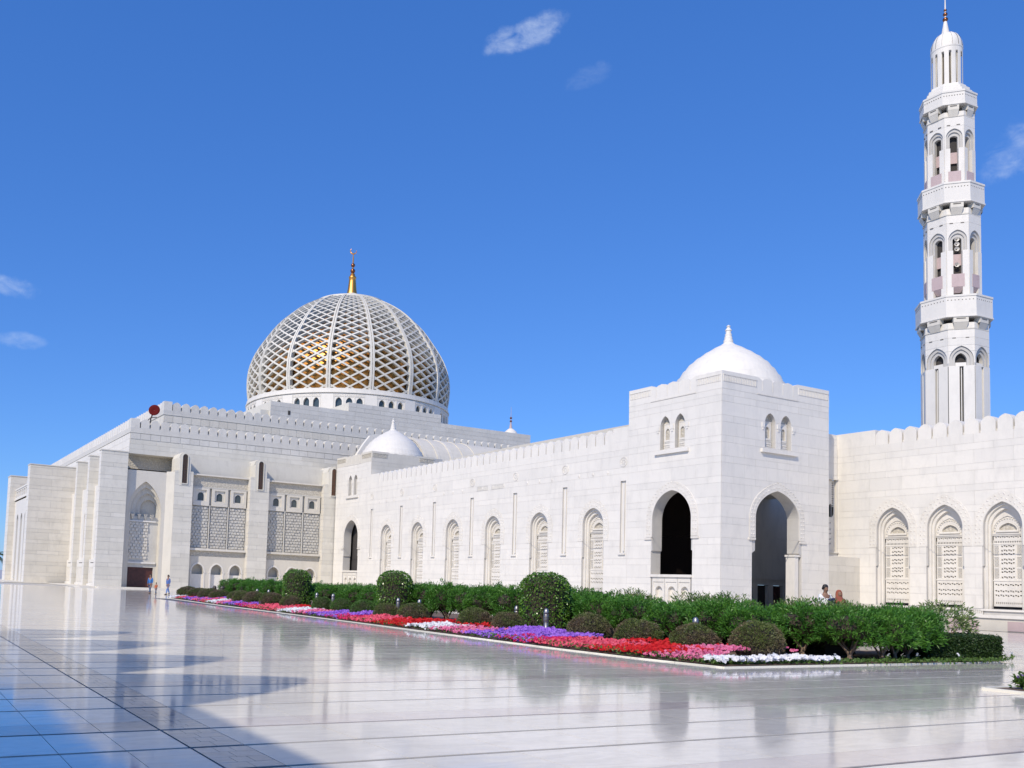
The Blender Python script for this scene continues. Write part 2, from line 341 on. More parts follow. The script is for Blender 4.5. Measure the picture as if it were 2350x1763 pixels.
def clip(poly, u0, z0, u1, z1):
    for ax, v, sg in ((0, u0, 1), (0, u1, -1), (1, z0, 1), (1, z1, -1)):
        out = []; n = len(poly)
        for i in range(n):
            a, b = poly[i], poly[(i + 1) % n]; da = (a[ax] - v) * sg; db = (b[ax] - v) * sg
            if da >= 0: out.append(a)
            if (da > 0 and db < 0) or (da < 0 and db > 0):
                t = da / (da - db); out.append((a[0] + (b[0] - a[0]) * t, a[1] + (b[1] - a[1]) * t))
        poly = out
        if len(poly) < 3: return []
    return poly
def area(p): return abs(sum(p[i][0] * p[(i + 1) % len(p)][1] - p[(i + 1) % len(p)][0] * p[i][1] for i in range(len(p)))) / 2
_boxes = {}
def clad(parent, fr, outer, holes, rows, cw, t=.02, j=.011, mat='white', name='stone_slab', cap=300, key='', jig=.0):
    """face slabs with recessed joints, cut round the openings; each slab its own object"""
    flat = [p for lp in [outer] + list(holes) for p in lp]
    tri = [[flat[i] for i in f] for f in tessellate_polygon([[Vector((u, z, 0)) for u, z in lp] for lp in [outer] + list(holes)])]
    tb = [(min(p[0] for p in q), max(p[0] for p in q), min(p[1] for p in q), max(p[1] for p in q)) for q in tri]
    U0 = min(p[0] for p in outer); U1 = max(p[0] for p in outer); cells = []
    for k in range(len(rows) - 1):
        z0, z1 = rows[k], rows[k + 1]; off = (cw / 2 if k % 2 else 0); u = U0
        first = True
        while u < U1 - 1e-4:
            v = u + (cw if not first else (cw - off if off else cw)); first = False
            if U1 - v < cw * .3: v = U1
            cells.append((u, z0, min(v, U1), z1)); u = v
    rest = MB(); cnt = 0
    for (u0, z0, u1, z1) in cells:
        a0, b0, a1, b1 = u0 + j / 2, z0 + j / 2, u1 - j / 2, z1 - j / 2
        ps = []
        for q, bb in zip(tri, tb):
            if bb[1] < a0 or bb[0] > a1 or bb[3] < b0 or bb[2] > b1: continue
            c = clip(q, a0, b0, a1, b1)
            if c and area(c) > 1e-6: ps.append(c)
        A = sum(area(p) for p in ps); full = (a1 - a0) * (b1 - b0)
        if A < full * .02: continue
        if A > full * .9999:
            kk = (key, round(a1 - a0, 3), round(b1 - b0, 3), t, mat)
            if cnt < cap:
                me = _boxes.get(kk)
                if me is None:
                    mb = MB(); o = fr.O; f0 = Fr((0, 0, 0), fr.U, fr.D); mb.fbox(f0, 0, 0, -t, a1 - a0, b1 - b0, 0)
                    me = bpy.data.meshes.new(name); me.from_pydata(mb.v, [], mb.f); me.materials.append(M[mat]); _boxes[kk] = me
                link(name, me, parent, fr(a0, b0, 0)); cnt += 1
            else: rest.fbox(fr, a0, b0, -t, a1, b1, 0)
            continue
        groups = []
        for p in ps:
            ks = {(round(a[0], 3), round(a[1], 3)) for a in p}; hit = [g_ for g_ in groups if len(g_[0] & ks) >= 2]
            ng = (set(ks), [p])
            for g_ in hit: ng[0].update(g_[0]); ng[1].extend(g_[1]); groups.remove(g_)
            groups.append(ng)
        for _, ps in groups:
          mb = MB() if cnt < cap else rest; ed = {}
          for p in ps:
              k0 = len(mb.v); mb.v += [tuple(fr(u, z, -t)) for u, z in p]; mb.f.append(tuple(range(k0, k0 + len(p))))
              for i in range(len(p)):
                  a, b = p[i], p[(i + 1) % len(p)]; ka = (round(a[0], 3), round(a[1], 3)); kb = (round(b[0], 3), round(b[1], 3))
                  e = (ka, kb) if ka < kb else (kb, ka); ed.setdefault(e, []).append((a, b))
          for e, L in ed.items():
              if len(L) == 1 and e[0] != e[1]:
                  a, b = L[0]; mb.quad(fr(*a, -t), fr(*b, -t), fr(*b, 0), fr(*a, 0))
          if cnt < cap: mb.build(name, mat, parent); cnt += 1
    if rest.v: tag(rest.build(name, mat, parent), kind='stuff')

def course(z0, z1, p0=16.2, a=.985, b=.49):
    L = []; z = p0 + 6 * 1.475
    while z > z0 - 3:
        L += [z, z - b]; z -= 1.475
    L = sorted([v for v in L if z0 + .12 < v < z1 - .12] + [z0, z1])
    return L

def merlon_poly(w, h):
    """rounded, slightly pointed battlement tooth standing on z=0"""
    hs_ = h * .56; p = [(-w / 2, 0), (-w / 2, hs_)]
    for i in range(1, 8):
        a = math.pi / 2 * i / 8; p.append((-w / 2 * math.cos(a), hs_ + (h - hs_) * (math.sin(a) * .86 + .14 * (i / 8) ** 2)))
    p.append((0, h)); p += [(-u, z) for u, z in p[:-1][::-1]]
    return p
_mer = {}
def merlons(parent, fr, u0, u1, pitch, z, h, w, depth, mat, key, cap=400):
    k = (key, round(h, 2), round(w, 2)); me = _mer.get(k)
    if me is None:
        mb = MB(); f0 = Fr((0, 0, 0), fr.U, fr.D); mb.prism(f0, merlon_poly(w, h), 0, depth)
        me = bpy.data.meshes.new('merlon'); me.from_pydata(mb.v, [], mb.f); me.materials.append(M[mat]); _mer[k] = me
    n = int(round((u1 - u0) / pitch)); p = (u1 - u0) / n
    for i in range(n):
        u = u0 + (i + .5) * p
        link('merlon', me, parent, fr(u, z, 0))
    # small stepped stub in each gap
    sb = MB()
    for i in range(n - 1):
        u = u0 + (i + 1) * p; sb.fbox(fr, u - (p - w) / 2 - .002, z, .12, u + (p - w) / 2 + .002, z + h * .16, depth - .1)
    tag(sb.build('gap_sill', mat, parent), kind='stuff')

# ------------------------------------------------------------------ ground and plaza
g = MB(); g.box(-900, -900, -.6, 2500, 2500, -.03)
tag(g.build('ground', 'ground'), kind='structure')
KERB = [(17.98, 15.58), (17.6, 18.2), (17.52, 21.06), (17.75, 26), (17.91, 29.91), (18.15, 37), (18.36, 43.79), (18.6, 54.2), (19.0, 61.5), (19.3, 67.97)]
floor = MB(); floor.box(-30, -12, -.028, 68.45, 112.4, -.012)
pl = floor.build('plaza', 'grout'); tag(pl, kind='structure')
YL = [-5.7, -5.05, -3.95, -2.85]
y = -1.75
while y < 109:
    YL += [y, y + .65, y + 1.75, y + 2.85]; y += 3.95
YL = sorted(YL); dark_lines = set()
def is_band(a, b): return abs((b - a) - .65) < .02
XS_left = [2.87 - .63 * i for i in range(0, 30)][::-1]
XS_pat = [2.87, 3.45]
XS_right = [3.45 + 1.3 * i for i in range(0, 50)]
TH = .012
def slab(mb, x0, y0, x1, y1, z=0):
    mb.add([(x0, y0, z), (x1, y0, z), (x1, y1, z), (x0, y1, z), (x0, y0, -TH), (x1, y0, -TH), (x1, y1, -TH), (x0, y1, -TH)],
           [(0, 1, 2, 3), (0, 4, 5, 1), (1, 5, 6, 2), (2, 6, 7, 3), (3, 7, 4, 0)])
_sl = {}
def slab_obj(x0, y0, x1, y1, mat):
    k = (round(x1 - x0, 3), round(y1 - y0, 3), mat); me = _sl.get(k)
    if me is None:
        mb = MB(); slab(mb, 0, 0, x1 - x0, y1 - y0); me = bpy.data.meshes.new('floor_slab'); me.from_pydata(mb.v, [], mb.f); me.materials.append(M[mat]); _sl[k] = me
    link('floor_slab', me, pl, (x0, y0, 0))
far = {'floor': MB(), 'band': MB(), 'floorpat': MB()}
def in_view(x, y_):
    q = Vector((x, y_, -1.7)); w = q.dot(_fw)
    if w <= .5: return False
    px = 1175 - 352.5 + 2114.1 * q.dot(_R) / w; py = 881.5 + 300 - 2114.1 * q.dot(_U) / w
    return -140 < px < 2500 and py < 1950
allsl = []
for i in range(len(YL) - 1):
    a, b = YL[i], YL[i + 1]
    if a < 4.5 or a > 104: band_skip = True
    wide_a = .018 if not is_band(a, b) else .004
    y0, y1 = a + (.036 if not is_band(YL[i - 1], a) or is_band(a, b) else .004), b - (.036 if not is_band(a, b) else .004)
    xs = [(p, q, 'band' if is_band(a, b) and False else 'floor') for p, q in zip(XS_left[:-1], XS_left[1:])]
    xs += [(p, q, 'band' if is_band(a, b) else 'floor') for p, q in zip(XS_right[:-1], XS_right[1:])]
    if is_band(a, b): xs = [(p, q, 'floorpat' if p < 2.8 else m_) for p, q, m_ in xs]
    for p, q, m_ in xs:
        edge_l = .012 if abs(q - 2.87) < .01 else .0035
        allsl.append((p + .0035, y0, q - edge_l, y1, m_))
    # small patterned inlay strip between the dark line and the right-hand field
    n = 4; h = (y1 - y0) / n
    for k in range(n):
        for w0, w1 in ((2.885, 3.075), (3.08, 3.25), (3.255, 3.445)) if k % 2 else ((2.885, 3.16), (3.165, 3.445)):
            allsl.append((w0, y0 + k * h + .003, w1, y0 + (k + 1) * h - .003, 'floorpat'))
def outside_bed(x0, y0, x1, y1):
    return not (x0 > 17.4 and y0 > 15.7 and x1 < 31.5 and y1 < 68.2)
allsl = [s for s in allsl if outside_bed(*s[:4]) and s[0] < 68 and s[2] > -20]
view = [(math.hypot(s[0] + .5, s[1] + .5), s) for s in allsl if in_view((s[0] + s[2]) / 2, (s[1] + s[3]) / 2)]
view.sort(key=lambda t: t[0]); near = set(id(s) for _, s in [v for v in view if v[1][2] - v[1][0] > .4][:300])
for s in allsl:
    if id(s) in near: slab_obj(*s)
    else: slab(far[s[4]], *s[:4])
for k, mb in far.items():
    o = mb.build('floor_slab', k, pl); tag(o, kind='stuff')

# ------------------------------------------------------------------ shared window screen
def zigzag(u0, u1, zc, n, s=.10):
    H = []; p = (u1 - u0) / n
    for i in range(n):
        c = u0 + (i + .5) * p; up = i % 2
        H.append([(c - s * .62, zc - s * .5), (c + s * .62, zc - s * .5), (c + (.3 * s if up else -.3 * s), zc + s * .6)] if up else [(c - s * .62, zc + s * .5), (c, zc - s * .6), (c + s * .62, zc + s * .5)])
    return H
_scr = {}
def screen_meshes():
    if 'a' in _scr: return _scr
    f0 = Fr((0, 0, 0), (0, 1, 0), (1, 0, 0))
    mb = MB()
    # lower apron, central field and side lattices as real pierced slabs in front of a dark cavity
    strips = [(1.7, 1.82, []), (1.82, 2.05, None), (2.05, 2.3, []), (2.3, 2.62, zigzag(-.86, .86, 2.46, 11, .125)), (2.62, 2.9, zigzag(-.86, .86, 2.76, 11, .125)),
              (2.9, 3.05, []), (3.05, 3.36, zigzag(-.86, .86, 3.2, 11, .125)), (3.36, 3.5, [])]
    for z0, z1, H in strips:
        if H is None: H = [rect(-.86 + i * .123, z0 + .05, -.86 + i * .123 + .06, z1 - .05) for i in range(14)]
        mb.panel(f0, rect(-.93, z0, .93, z1), H, 0, .09)
    zz = [3.72, 4.1, 4.32, 4.7, 4.95, 5.33, 5.58, 5.88]
    prev = 3.5
    for i, zc in enumerate(zz):
        top = 6.05 if i == len(zz) - 1 else (zc + zz[i + 1]) / 2
        mb.panel(f0, rect(-.5, prev, .5, top), zigzag(-.43, .43, zc, 6, .13), 0, .09); prev = top
    for sgn in (-1, 1):
        H = [rect(sgn * .73 - .15, z0, sgn * .73 + .15, z1) for z0, z1 in ((3.62, 4.32), (4.42, 5.12), (5.22, 5.92))]
        a, b = sorted((sgn * .5, sgn * .93)); mb.panel(f0, rect(a, 3.5, b, 6.05), H, 0, .08)
    mb.panel(f0, rect(-.93, 6.05, .93, 6.3), [rect(-.86 + i * .11, 6.12, -.86 + i * .11 + .06, 6.24) for i in range(16)], 0, .03)
    mb.panel(f0, rect(-.93, 6.3, .93, 6.72), zigzag(-.84, .84, 6.51, 12), .05, .09)
    mb.fbox(f0, -.95, 3.45, -.035, .95, 3.52, 0); mb.fbox(f0, -.95, 6.02, -.03, .95, 6.07, 0); mb.fbox(f0, -.95, 6.7, -.05, .95, 6.77, .05)
    mb.fbox(f0, -.53, 3.52, -.03, -.49, 6.02, 0); mb.fbox(f0, .49, 3.52, -.03, .53, 6.02, 0)
    _scr['a'] = mb
    lat = MB()
    for sgn in (-1, 1):
        for z0, z1 in ((3.62, 4.32), (4.42, 5.12), (5.22, 5.92)):
            u0, u1 = sgn * .73 - .15, sgn * .73 + .15
            for k in range(-3, 8):
                for dr in (-1, 1):
                    a = (u0, z0 + k * .1); b_ = (u1, z0 + k * .1 + .3) if dr > 0 else None
                    if dr < 0: a = (u0, z0 + k * .1 + .3); b_ = (u1, z0 + k * .1)
                    p = clip([(a[0], a[1] - .018), (b_[0], b_[1] - .018), (b_[0], b_[1] + .018), (a[0], a[1] + .018)], u0, z0, u1, z1)
                    if p: lat.prism(f0, p, .02, .05)
    _scr['lat'] = lat
    return _scr
def place(mb, name, mat, parent, fr, uc, d, key):
    """shared mesh made in plane-X frame, placed at u=uc, depth d (frames FA only)"""
    me = _scr.get(key + '_me')
    if me is None:
        me = bpy.data.meshes.new(name); me.from_pydata([tuple(v) for v in mb.v], [], mb.f); me.materials.append(M[mat]); _scr[key + '_me'] = me
    return link(name, me, parent, fr(uc, 0, d))
def boss_ring(uc, w, zs, za, zb, n1=15):
    """carved leaves round an arch, two rows"""
    mb = MB(); f0 = Fr((0, 0, 0), (0, 1, 0), (1, 0, 0))
    for off, k in ((.22, n1), (.48, n1 + 3)):
        P = arch(uc, w + off, zs, za + off * 1.25, None, 24)
        L = [(uc - w - off, zb + (zs - zb) * i / 6) for i in range(6)] + P + [(uc + w + off, zs - (zs - zb) * i / 6) for i in range(1, 7)]
        acc = [0]
        for a, b in zip(L, L[1:]): acc.append(acc[-1] + math.dist(a, b))
        m = int(acc[-1] / .30)
        for i in range(m):
            s = acc[-1] * (i + .5) / m; q = next(x for x in range(len(acc) - 1) if acc[x + 1] >= s)
            t = (s - acc[q]) / (acc[q + 1] - acc[q]); u = L[q][0] + (L[q + 1][0] - L[q][0]) * t; z = L[q][1] + (L[q + 1][1] - L[q][1]) * t
            r = .10 if i % 2 else .075; an = math.atan2(L[q + 1][1] - L[q][1], L[q + 1][0] - L[q][0]) + (.6 if i % 2 else -.6)
            c_, s_ = math.cos(an), math.sin(an); pts = []
            for a, b in ((1, 0), (.2, .62), (-.9, .25), (-.9, -.25), (.2, -.62)): pts.append(f0(u + r * (a * c_ - b * s_), z + r * (a * s_ + b * c_), -.03))
            pts.append(f0(u, z, -.085)); mb.add(pts, [(i2, (i2 + 1) % 5, 5) for i2 in range(5)])
    return mb
def ring_poly(uc, w, zs, za, zb, t, ta):
    o = arch(uc, w + t, zs, za + ta, zb, 16); i = arch(uc, w + .02, zs, za + .02, zb, 16)
    return o, i
def wall_window(parent, X, uc, zs=7.3, za=8.75, key='w'):
    fr = FA(X)
    S = screen_meshes()
    mb = MB(); w = 1.24
    # outer moulding steps
    o1 = arch(uc, w, zs, za, 1.5, 12, w + .1, 4.5); o2 = arch(uc, w - .13, zs, za - .2, 1.5, 12)
    mb.panel(fr, o1, [o2], .22, .16); 
    o3 = arch(uc, w - .27, zs - .15, za - .45, 1.5, 12)
    mb.panel(fr, o2, [o3], .38, .22)
    fr_o = mb.build('window', 'carve', parent)
    ty = MB(); o4 = arch(uc, .98, 6.75, 7.98, None, 12); o5 = arch(uc, .68, 6.95, 7.62, None, 10); o6 = arch(uc, .58, 7.0, 7.5, None, 10)
    big = arch(uc, 1.3, 6.6, za, None, 12)
    ty.panel(fr, [(uc - 1.35, 6.6)] + big + [(uc + 1.35, 6.6)], [o4], .60, .06); ty.panel(fr, o4, [o5], .66, .03); ty.panel(fr, o5, [o6], .64, .16)
    ty.fbox(fr, uc - .72, 6.86, .56, uc + .72, 6.95, .66)
    ty.build('tympanum', 'carve', fr_o)
    bk = MB(); bk.panel(fr, o6, [], .80); bk.build('tympanum_relief', 'frieze', fr_o)
    rl = boss_small(uc); rl.build('carved_leaf_band', 'carve', fr_o).location += Vector((X + .60, 0, 0)) * 1.0
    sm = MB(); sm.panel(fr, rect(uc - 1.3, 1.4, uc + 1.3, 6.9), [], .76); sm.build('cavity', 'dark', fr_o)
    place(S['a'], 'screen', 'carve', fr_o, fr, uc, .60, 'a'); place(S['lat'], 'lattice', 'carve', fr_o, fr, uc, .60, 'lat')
    sl = MB(); sl.fbox(fr, uc - 1.42, 1.36, -.12, uc + 1.42, 1.5, .6); sl.build('sill', 'white', fr_o)
    # carved surround
    sr = MB(); a_, i_ = ring_poly(uc, w, zs, za, 5.9, .62, .78); sr.panel(fr, a_, [i_], -.045, .05, .045)
    q = sr.build('arch_surround', 'carve', parent)
    me = _scr.get('boss' + key)
    if me is None:
        bm_ = boss_ring(0, w, zs, za, 6.0); me = bpy.data.meshes.new('carved_leaf'); me.from_pydata([tuple(v) for v in bm_.v], [], bm_.f); me.materials.append(M['carve']); _scr['boss' + key] = me
    tag(link('carved_leaf', me, q, fr(uc, 0, -.015)), kind='stuff')
    # stepped bracket where the jamb widens
    return o1
def boss_small(uc):
    mb = MB()
    for i in range(15):
        a = math.pi * (.04 + .92 * i / 14); u = uc + .84 * math.cos(a); z = 6.85 + .98 * math.sin(a) ** .9
        mb.add([(0, u - .05, z), (0, u, z + .07), (0, u + .05, z), (0, u, z - .07), (-.05, u, z)], [(0, 1, 4), (1, 2, 4), (2, 3, 4), (3, 0, 4)])
    return mb

XA, YT, XR, YH = 52.99, 46.23, 68.5, 109.3

# ------------------------------------------------------------------ arcade wall (long white wall between the towers)
aw = thing('arcade_wall', (XA, 77, 0), 'long white marble wall with six arched stone windows, between the two domed towers', 'wall')
wins = [59.5 + 7.12 * k for k in range(6)]
slots = [56.0 + 7.14 * k for k in range(7)]
fr = FA(XA)
o1s = [arch(u, 1.24, 7.3, 8.66, 1.5, 12, 1.34, 4.5) for u in wins]
slot_h = [rect(u - .31, 4.85, u + .31, 10.7) for u in slots if u < 99]
W0, W1 = 55.48, 99.45
outer = rect(W0, 0, W1, 13.9)
mb = MB(); mb.panel(fr, outer, o1s + slot_h, 0, .22, 0)
mb.box(XA + 1.1, W0, 0, XA + 8, W1, 13.5); mb.build('wall', 'joint', aw)
cladholes = [arch(u, 1.86, 7.3, 9.44, 5.9, 12) for u in wins]
# surround openings plus lower shaft
def win_hole(u):
    a = arch(u, 1.87, 7.3, 9.45, 5.9, 12); b = [(u - 1.34, 1.36), (u - 1.34, 5.9)] + a[0:]
    return [(u - 1.34, 1.36), (u - 1.34, 5.9), (u - 1.87, 5.9)] + a[1:-1] + [(u + 1.87, 5.9), (u + 1.34, 5.9), (u + 1.34, 1.36)]
clad(aw, fr, outer, [win_hole(u) for u in wins] + slot_h, course(0, 13.9), 3.2, key='A', mat='white')
for u in wins: wall_window(aw, XA, u, 7.3, 8.66)
for u in slots:
    if u > 99: continue
    s = MB(); s.fbox(fr, u - .31, 4.85, .13, u + .31, 10.7, .2); s.fbox(fr, u - .12, 5.0, .02, u + .02, 10.55, .14)
    o = s.build('slot', 'white', aw)
    s = MB(); s.fbox(fr, u - .36, 4.72, -.16, u + .36, 4.86, .2); s.build('slot_sill', 'white', o)
for k, u in enumerate(slots):
    if u > 99: continue
    s = MB(); P = []
    for i in range(20): P.append((u + .42 * math.cos(i * math.pi / 10), 12.26 + .42 * math.sin(i * math.pi / 10)))
    Q = [(u + (p[0] - u) * .78, 12.26 + (p[1] - 12.26) * .78) for p in P]
    s.panel(fr, P, [Q], -.06, .04, .04)
    for i in range(6):
        a = i * math.pi / 3; s.fbox(fr, u + .17 * math.cos(a) - .05, 12.26 + .17 * math.sin(a) - .05, -.055, u + .17 * math.cos(a) + .05, 12.26 + .17 * math.sin(a) + .05, -.02)
    s.build('medallion', 'carve', aw)
    for off in (1.8, 3.55, 5.3):
        if u + off < 98: 
            s = MB(); s.add([fr(u + off - .14, 11.5, -.03), fr(u + off + .14, 11.5, -.03), fr(u + off, 11.28, -.03), fr(u + off, 11.72, -.03), fr(u + off, 11.5, -.09)], [(0, 2, 4), (2, 1, 4), (1, 3, 4), (3, 0, 4)]); s.build('carved_rosette', 'carve', aw)
for a, b in ((74.7, 76.6), (72.2, 74.1)):
    s = MB(); s.panel(fr, rect(a, 11.3, b, 11.75), [rect(a + .08 + i * .15, 11.36, a + .15 + i * .15, 11.69) for i in range(12)], -.05, .08, .05); s.fbox(fr, a, 11.3, -.015, b, 11.75, 0)
    s.build('vent_grille', 'grey', aw)
# jamb bands and battlements
merlons(aw, fr, 57.2, 97.35, 1.09, 13.9, 1.14, .98, .75, 'white', 'A')
s = MB(); s.fbox(fr, W0, 13.9, -.02, 57.25, 15.1, .75); s.fbox(fr, 97.3, 13.9, -.02, W1, 15.0, .75); s.build('parapet_end', 'white', aw)
# raised roof behind the battlements, ending in a curve near the small tower
s = MB(); P = [(W0, 13.5), (W0, 15.72), (74, 15.7), (82, 15.6), (88, 15.45)]
for i in range(1, 9): P.append((88 + 7 * i / 8, 15.45 - 1.2 * (i / 8) ** 2.2))
P += [(95, 13.5)]
s.prism(FA(XA + 1.9), P, 0, 6); s.build('roof', 'cream', aw)

# ------------------------------------------------------------------ towers
def tower(root, x0, x1, y0, y1, full=True, cd=None):
    fa, fb = FA(x0), FB(y0); uc = (y0 + y1) / 2; vc = 58.9 if full else (x0 + x1) / 2
    H = 17.95
    def skyline(c, a, b):
        # coping with three small battlement teeth in the middle
        P = [(a, 0), (a, H), (c - 2.2, H)]
        for k in (-1, 0, 1):
            m = c + k * 1.13; P += [(m - .56, H - .22)]
            for t in (-.4, -.2, 0, .2, .4): P.append((m + t, H - .02 - .1 * abs(t) * 2 + (0)))
        P += [(c + 1.69, H - .22), (c + 2.2, H), (b, H), (b, 0)]
        return P
    # -X face
    ah = arch(uc, 1.93, 7.38, 9.58, 3.16, 14, 2.05, 4.95)
    tw = [arch(uc + s_ * .74, .49, 14.55, 15.37, 12.78, 8) for s_ in (-1, 1)]
    bal = [rect(uc - 1.98, 1.0, uc + 1.98, 3.0)]
    mb = MB(); mb.panel(fa, skyline(uc, y0 + .05, y1), [ah] + tw + bal, .0, 1.0, 0)
    out = rect(y0, 0, y1, 16.65)
    big_a = arch(uc, 2.55, 7.38, 10.28, 6.05, 14)
    hole_a = [(uc - 2.06, 1.0), (uc - 2.06, 6.05), (uc - 2.55, 6.05)] + big_a[1:-1] + [(uc + 2.55, 6.05), (uc + 2.06, 6.05), (uc + 2.06, 1.0)]
    clad(root, fa, out, [hole_a] + [arch(uc + s_ * .74, .49, 14.55, 15.37, 12.78, 8) for s_ in (-1, 1)], course(0, 16.65), 2.35, key='TA')
    if full:
        hb = arch(vc, 2.38, 7.55, 9.63, 0, 14, 2.72, 4.9)
        twb = [arch(vc + .05 + s_ * .87, .58, 14.62, 15.4, 12.8, 8) for s_ in (-1, 1)]
        mb.panel(fb, skyline(vc, x0 + .05, x1 - .1), [hb] + twb, .0, 1.0, 0)
        big_b = arch(vc, 3.02, 7.5, 10.22, 6.05, 14)
        hole_b = [(vc - 2.73, -0.0), (vc - 2.73, 6.05), (vc - 3.02, 6.05)] + big_b[1:-1] + [(vc + 3.02, 6.05), (vc + 2.73, 6.05), (vc + 2.73, -0.0)]
        # open bottom: treat arch hole as reaching the ground by splitting the face in outline form
        outb = [(x0, 0), (hole_b[0][0], 0)] + hole_b[1:-1] + [(hole_b[-1][0], 0), (x1, 0), (x1, 16.65), (x0, 16.65)]
        clad(root, fb, outb, [arch(vc + .05 + s_ * .87, .58, 14.62, 15.4, 12.8, 8) for s_ in (-1, 1)], course(0, 16.65), 2.35, key='TB')
    else:
        mb.panel(fb, rect(x0 + .05, 0, x1 + 1.2, H - .1), [], 0, 0)
        clad(root, fb, rect(x0, 14.9, x1 + 1.2, 16.65), [], course(14.9, 16.65), 2.4, key='TS', mat='cream')
    # other sides and roof
    mb.quad((x1, y0, 10.4 if full else 0), (x1, y1, 10.4 if full else 0), (x1, y1, H), (x1, y0, H)); mb.quad((x0, y1, 10.4 if full else 0), (x1, y1, 0), (x1, y1, H), (x0, y1, H))
    mb.box(x0 + .9, y0 + .9, 16.4, x1 - .05, y1 - .05, 17.0)
    w = mb.build('wall', 'joint', root)
    for nm, x, yy in (('a', 0, 0),):
        pp = MB(); f_ = fa
    # coping band: real depth parapet
    pp = MB(); pp.prism(Fr((x0, 0, 0), (0, 1, 0), (1, 0, 0)), [(u, z) for u, z in skyline(uc, y0 - .03, y1) if z > 1] + [(y1, 16.65), (y0 - .03, 16.65)], -.03, .55)
    pp.prism(Fr((0, y0, 0), (1, 0, 0), (0, 1, 0)), [(u, z) for u, z in skyline(vc, x0 + .56, x1) if z > 1] + [(x1, 16.65), (x0 + .56, 16.65)], -.03, .55)
    par = pp.build('parapet', 'white' if full else 'cream', root)
    dn = MB(); 
    for a, b in ((y0 + .1, uc - 2.3), (uc + 2.3, y1 - .1)):
        n = int((b - a) / .17)
        for i in range(n): dn.fbox(fa, a + i * (b - a) / n, 17.18, -.07, a + (i + .55) * (b - a) / n, 17.62, -.03)
        dn.fbox(fa, a, 17.64, -.08, b, 17.72, -.03)
    for a, b in ((x0 + .1, vc - 2.3), (vc + 2.3, x1 - .1)):
        n = int((b - a) / .17)
        for i in range(n): dn.fbox(fb, a + i * (b - a) / n, 17.18, -.07, a + (i + .55) * (b - a) / n, 17.62, -.03)
        dn.fbox(fb, a, 17.64, -.08, b, 17.72, -.03)
    dn.build('dentil_band', 'white' if full else 'frieze', par)
    tv = MB()
    for f_, c in ((fa, uc), (fb, vc)):
        if not full and f_ is fb: continue
        for k in (-1.5, -.5, .5, 1.5):
            m = c + k * 1.13; tv.fbox(f_, m - .025, 16.95, -.05, m + .025, 17.75, -.03)
        tv.fbox(f_, c - 2.25, 16.66, -.06, c + 2.25, 16.74, -.03)
    tv.build('battlement_moulding', 'carve', par)
    # twin niches
    for f_, cs, hw, d_ in ((fa, [uc - .74, uc + .74], .49, .36),) + (((fb, [vc - .82, vc + .92], .58, .34),) if full else ()):
        for c in cs:
            n_ = MB(); n_.panel(f_, arch(c, hw + .1, 14.55, 15.5, 12.7, 8), [], d_)
            q = n_.build('niche', 'frieze', root)
            b_ = MB(); b_.panel(f_, arch(c, hw * .62, 14.1, 14.6, 13.4, 8), [arch(c, hw * .42, 14.1, 14.42, 13.55, 6)], d_ - .1, .08, .08)
            for zz in (12.95, 13.12, 13.3, 14.75): b_.fbox(f_, c - hw * .8, zz, d_ - .08, c + hw * .8, zz + .06, d_)
            b_.panel(f_, rect(c - hw * .8, 12.8, c + hw * .8, 13.4), zigzag(c - hw * .7, c + hw * .7, 13.02, 5, .07), d_ - .05, .04)
            b_.panel(f_, rect(c - hw * .8, 13.4, c + hw * .8, 14.75), [arch(c, hw * .62, 14.05, 14.6, 13.42, 8)] , d_ - .06, .06)
            b_.build('niche_screen', 'carve', q)
        s_ = MB(); c = sum(cs) / 2; s_.fbox(f_, c - 1.66 * (hw / .49) ** .9, 12.4, -.22, c + 1.66 * (hw / .49) ** .9, 12.66, .1)
        for m in (cs[0] - hw - .22, c, cs[1] + hw + .22): s_.fbox(f_, m - .14, 14.28, -.09, m + .14, 14.62, 0); s_.fbox(f_, m - .09, 14.1, -.07, m + .09, 14.28, 0)
        s_.build('sill', 'white', root)
    # arch surrounds
    for f_, c, w_, zs, za, zb, t, ta in ((fa, uc, 1.93, 7.38, 9.58, 6.05, .62, .70),) + (((fb, vc, 2.38, 7.55, 9.63, 6.05, .62, .58),) if full else ()):
        s_ = MB(); a_ = arch(c, w_ + t, zs, za + ta, zb, 16); i_ = arch(c, w_ + .0, zs, za + .0, zb, 16)
        s_.panel(f_, a_, [i_], -.06, .06, .06)
        q = s_.build('arch_surround', 'carve', root)
        bm_ = boss_ring(0, w_, zs, za, 6.15); f0 = Fr((0, 0, 0), f_.U, f_.D); mb2 = MB(); mb2.v = [tuple(f0(v[1], v[2], v[0]) + f_(c, 0, -.035)) for v in bm_.v]; mb2.f = bm_.f
        tag(mb2.build('carved_leaf', 'carve', q), kind='stuff')
        s_ = MB()
        for sg in (-1, 1): a, b = sorted((c + sg * (w_ + .05), c + sg * (w_ + .75))); s_.fbox(f_, a, 5.86, -.12, b, 6.02, 0)
        s_.build('impost', 'carve', q)
    # balustrade under the -X arch
    s_ = MB(); s_.fbox(fa, uc - 2.04, 2.98, -.10, uc + 2.04, 3.18, 1.0)
    for k in (-1, 0, 1):
        c = uc + k * 1.27
        s_.panel(fa, rect(c - .6, 1.0, c + .6, 2.95), [arch(c, .36, 1.9, 2.3, 1.15, 8)], .08, .25)
        s_.panel(fa, rect(c - .62, 1.0, c + .62, 2.97), [rect(c - .53, 1.08, c + .53, 2.62)], .02, .06)
    s_.fbox(fa, uc - 2.0, .95, .33, uc + 2.0, 2.98, .6)
    s_.build('balustrade', 'carve', root)
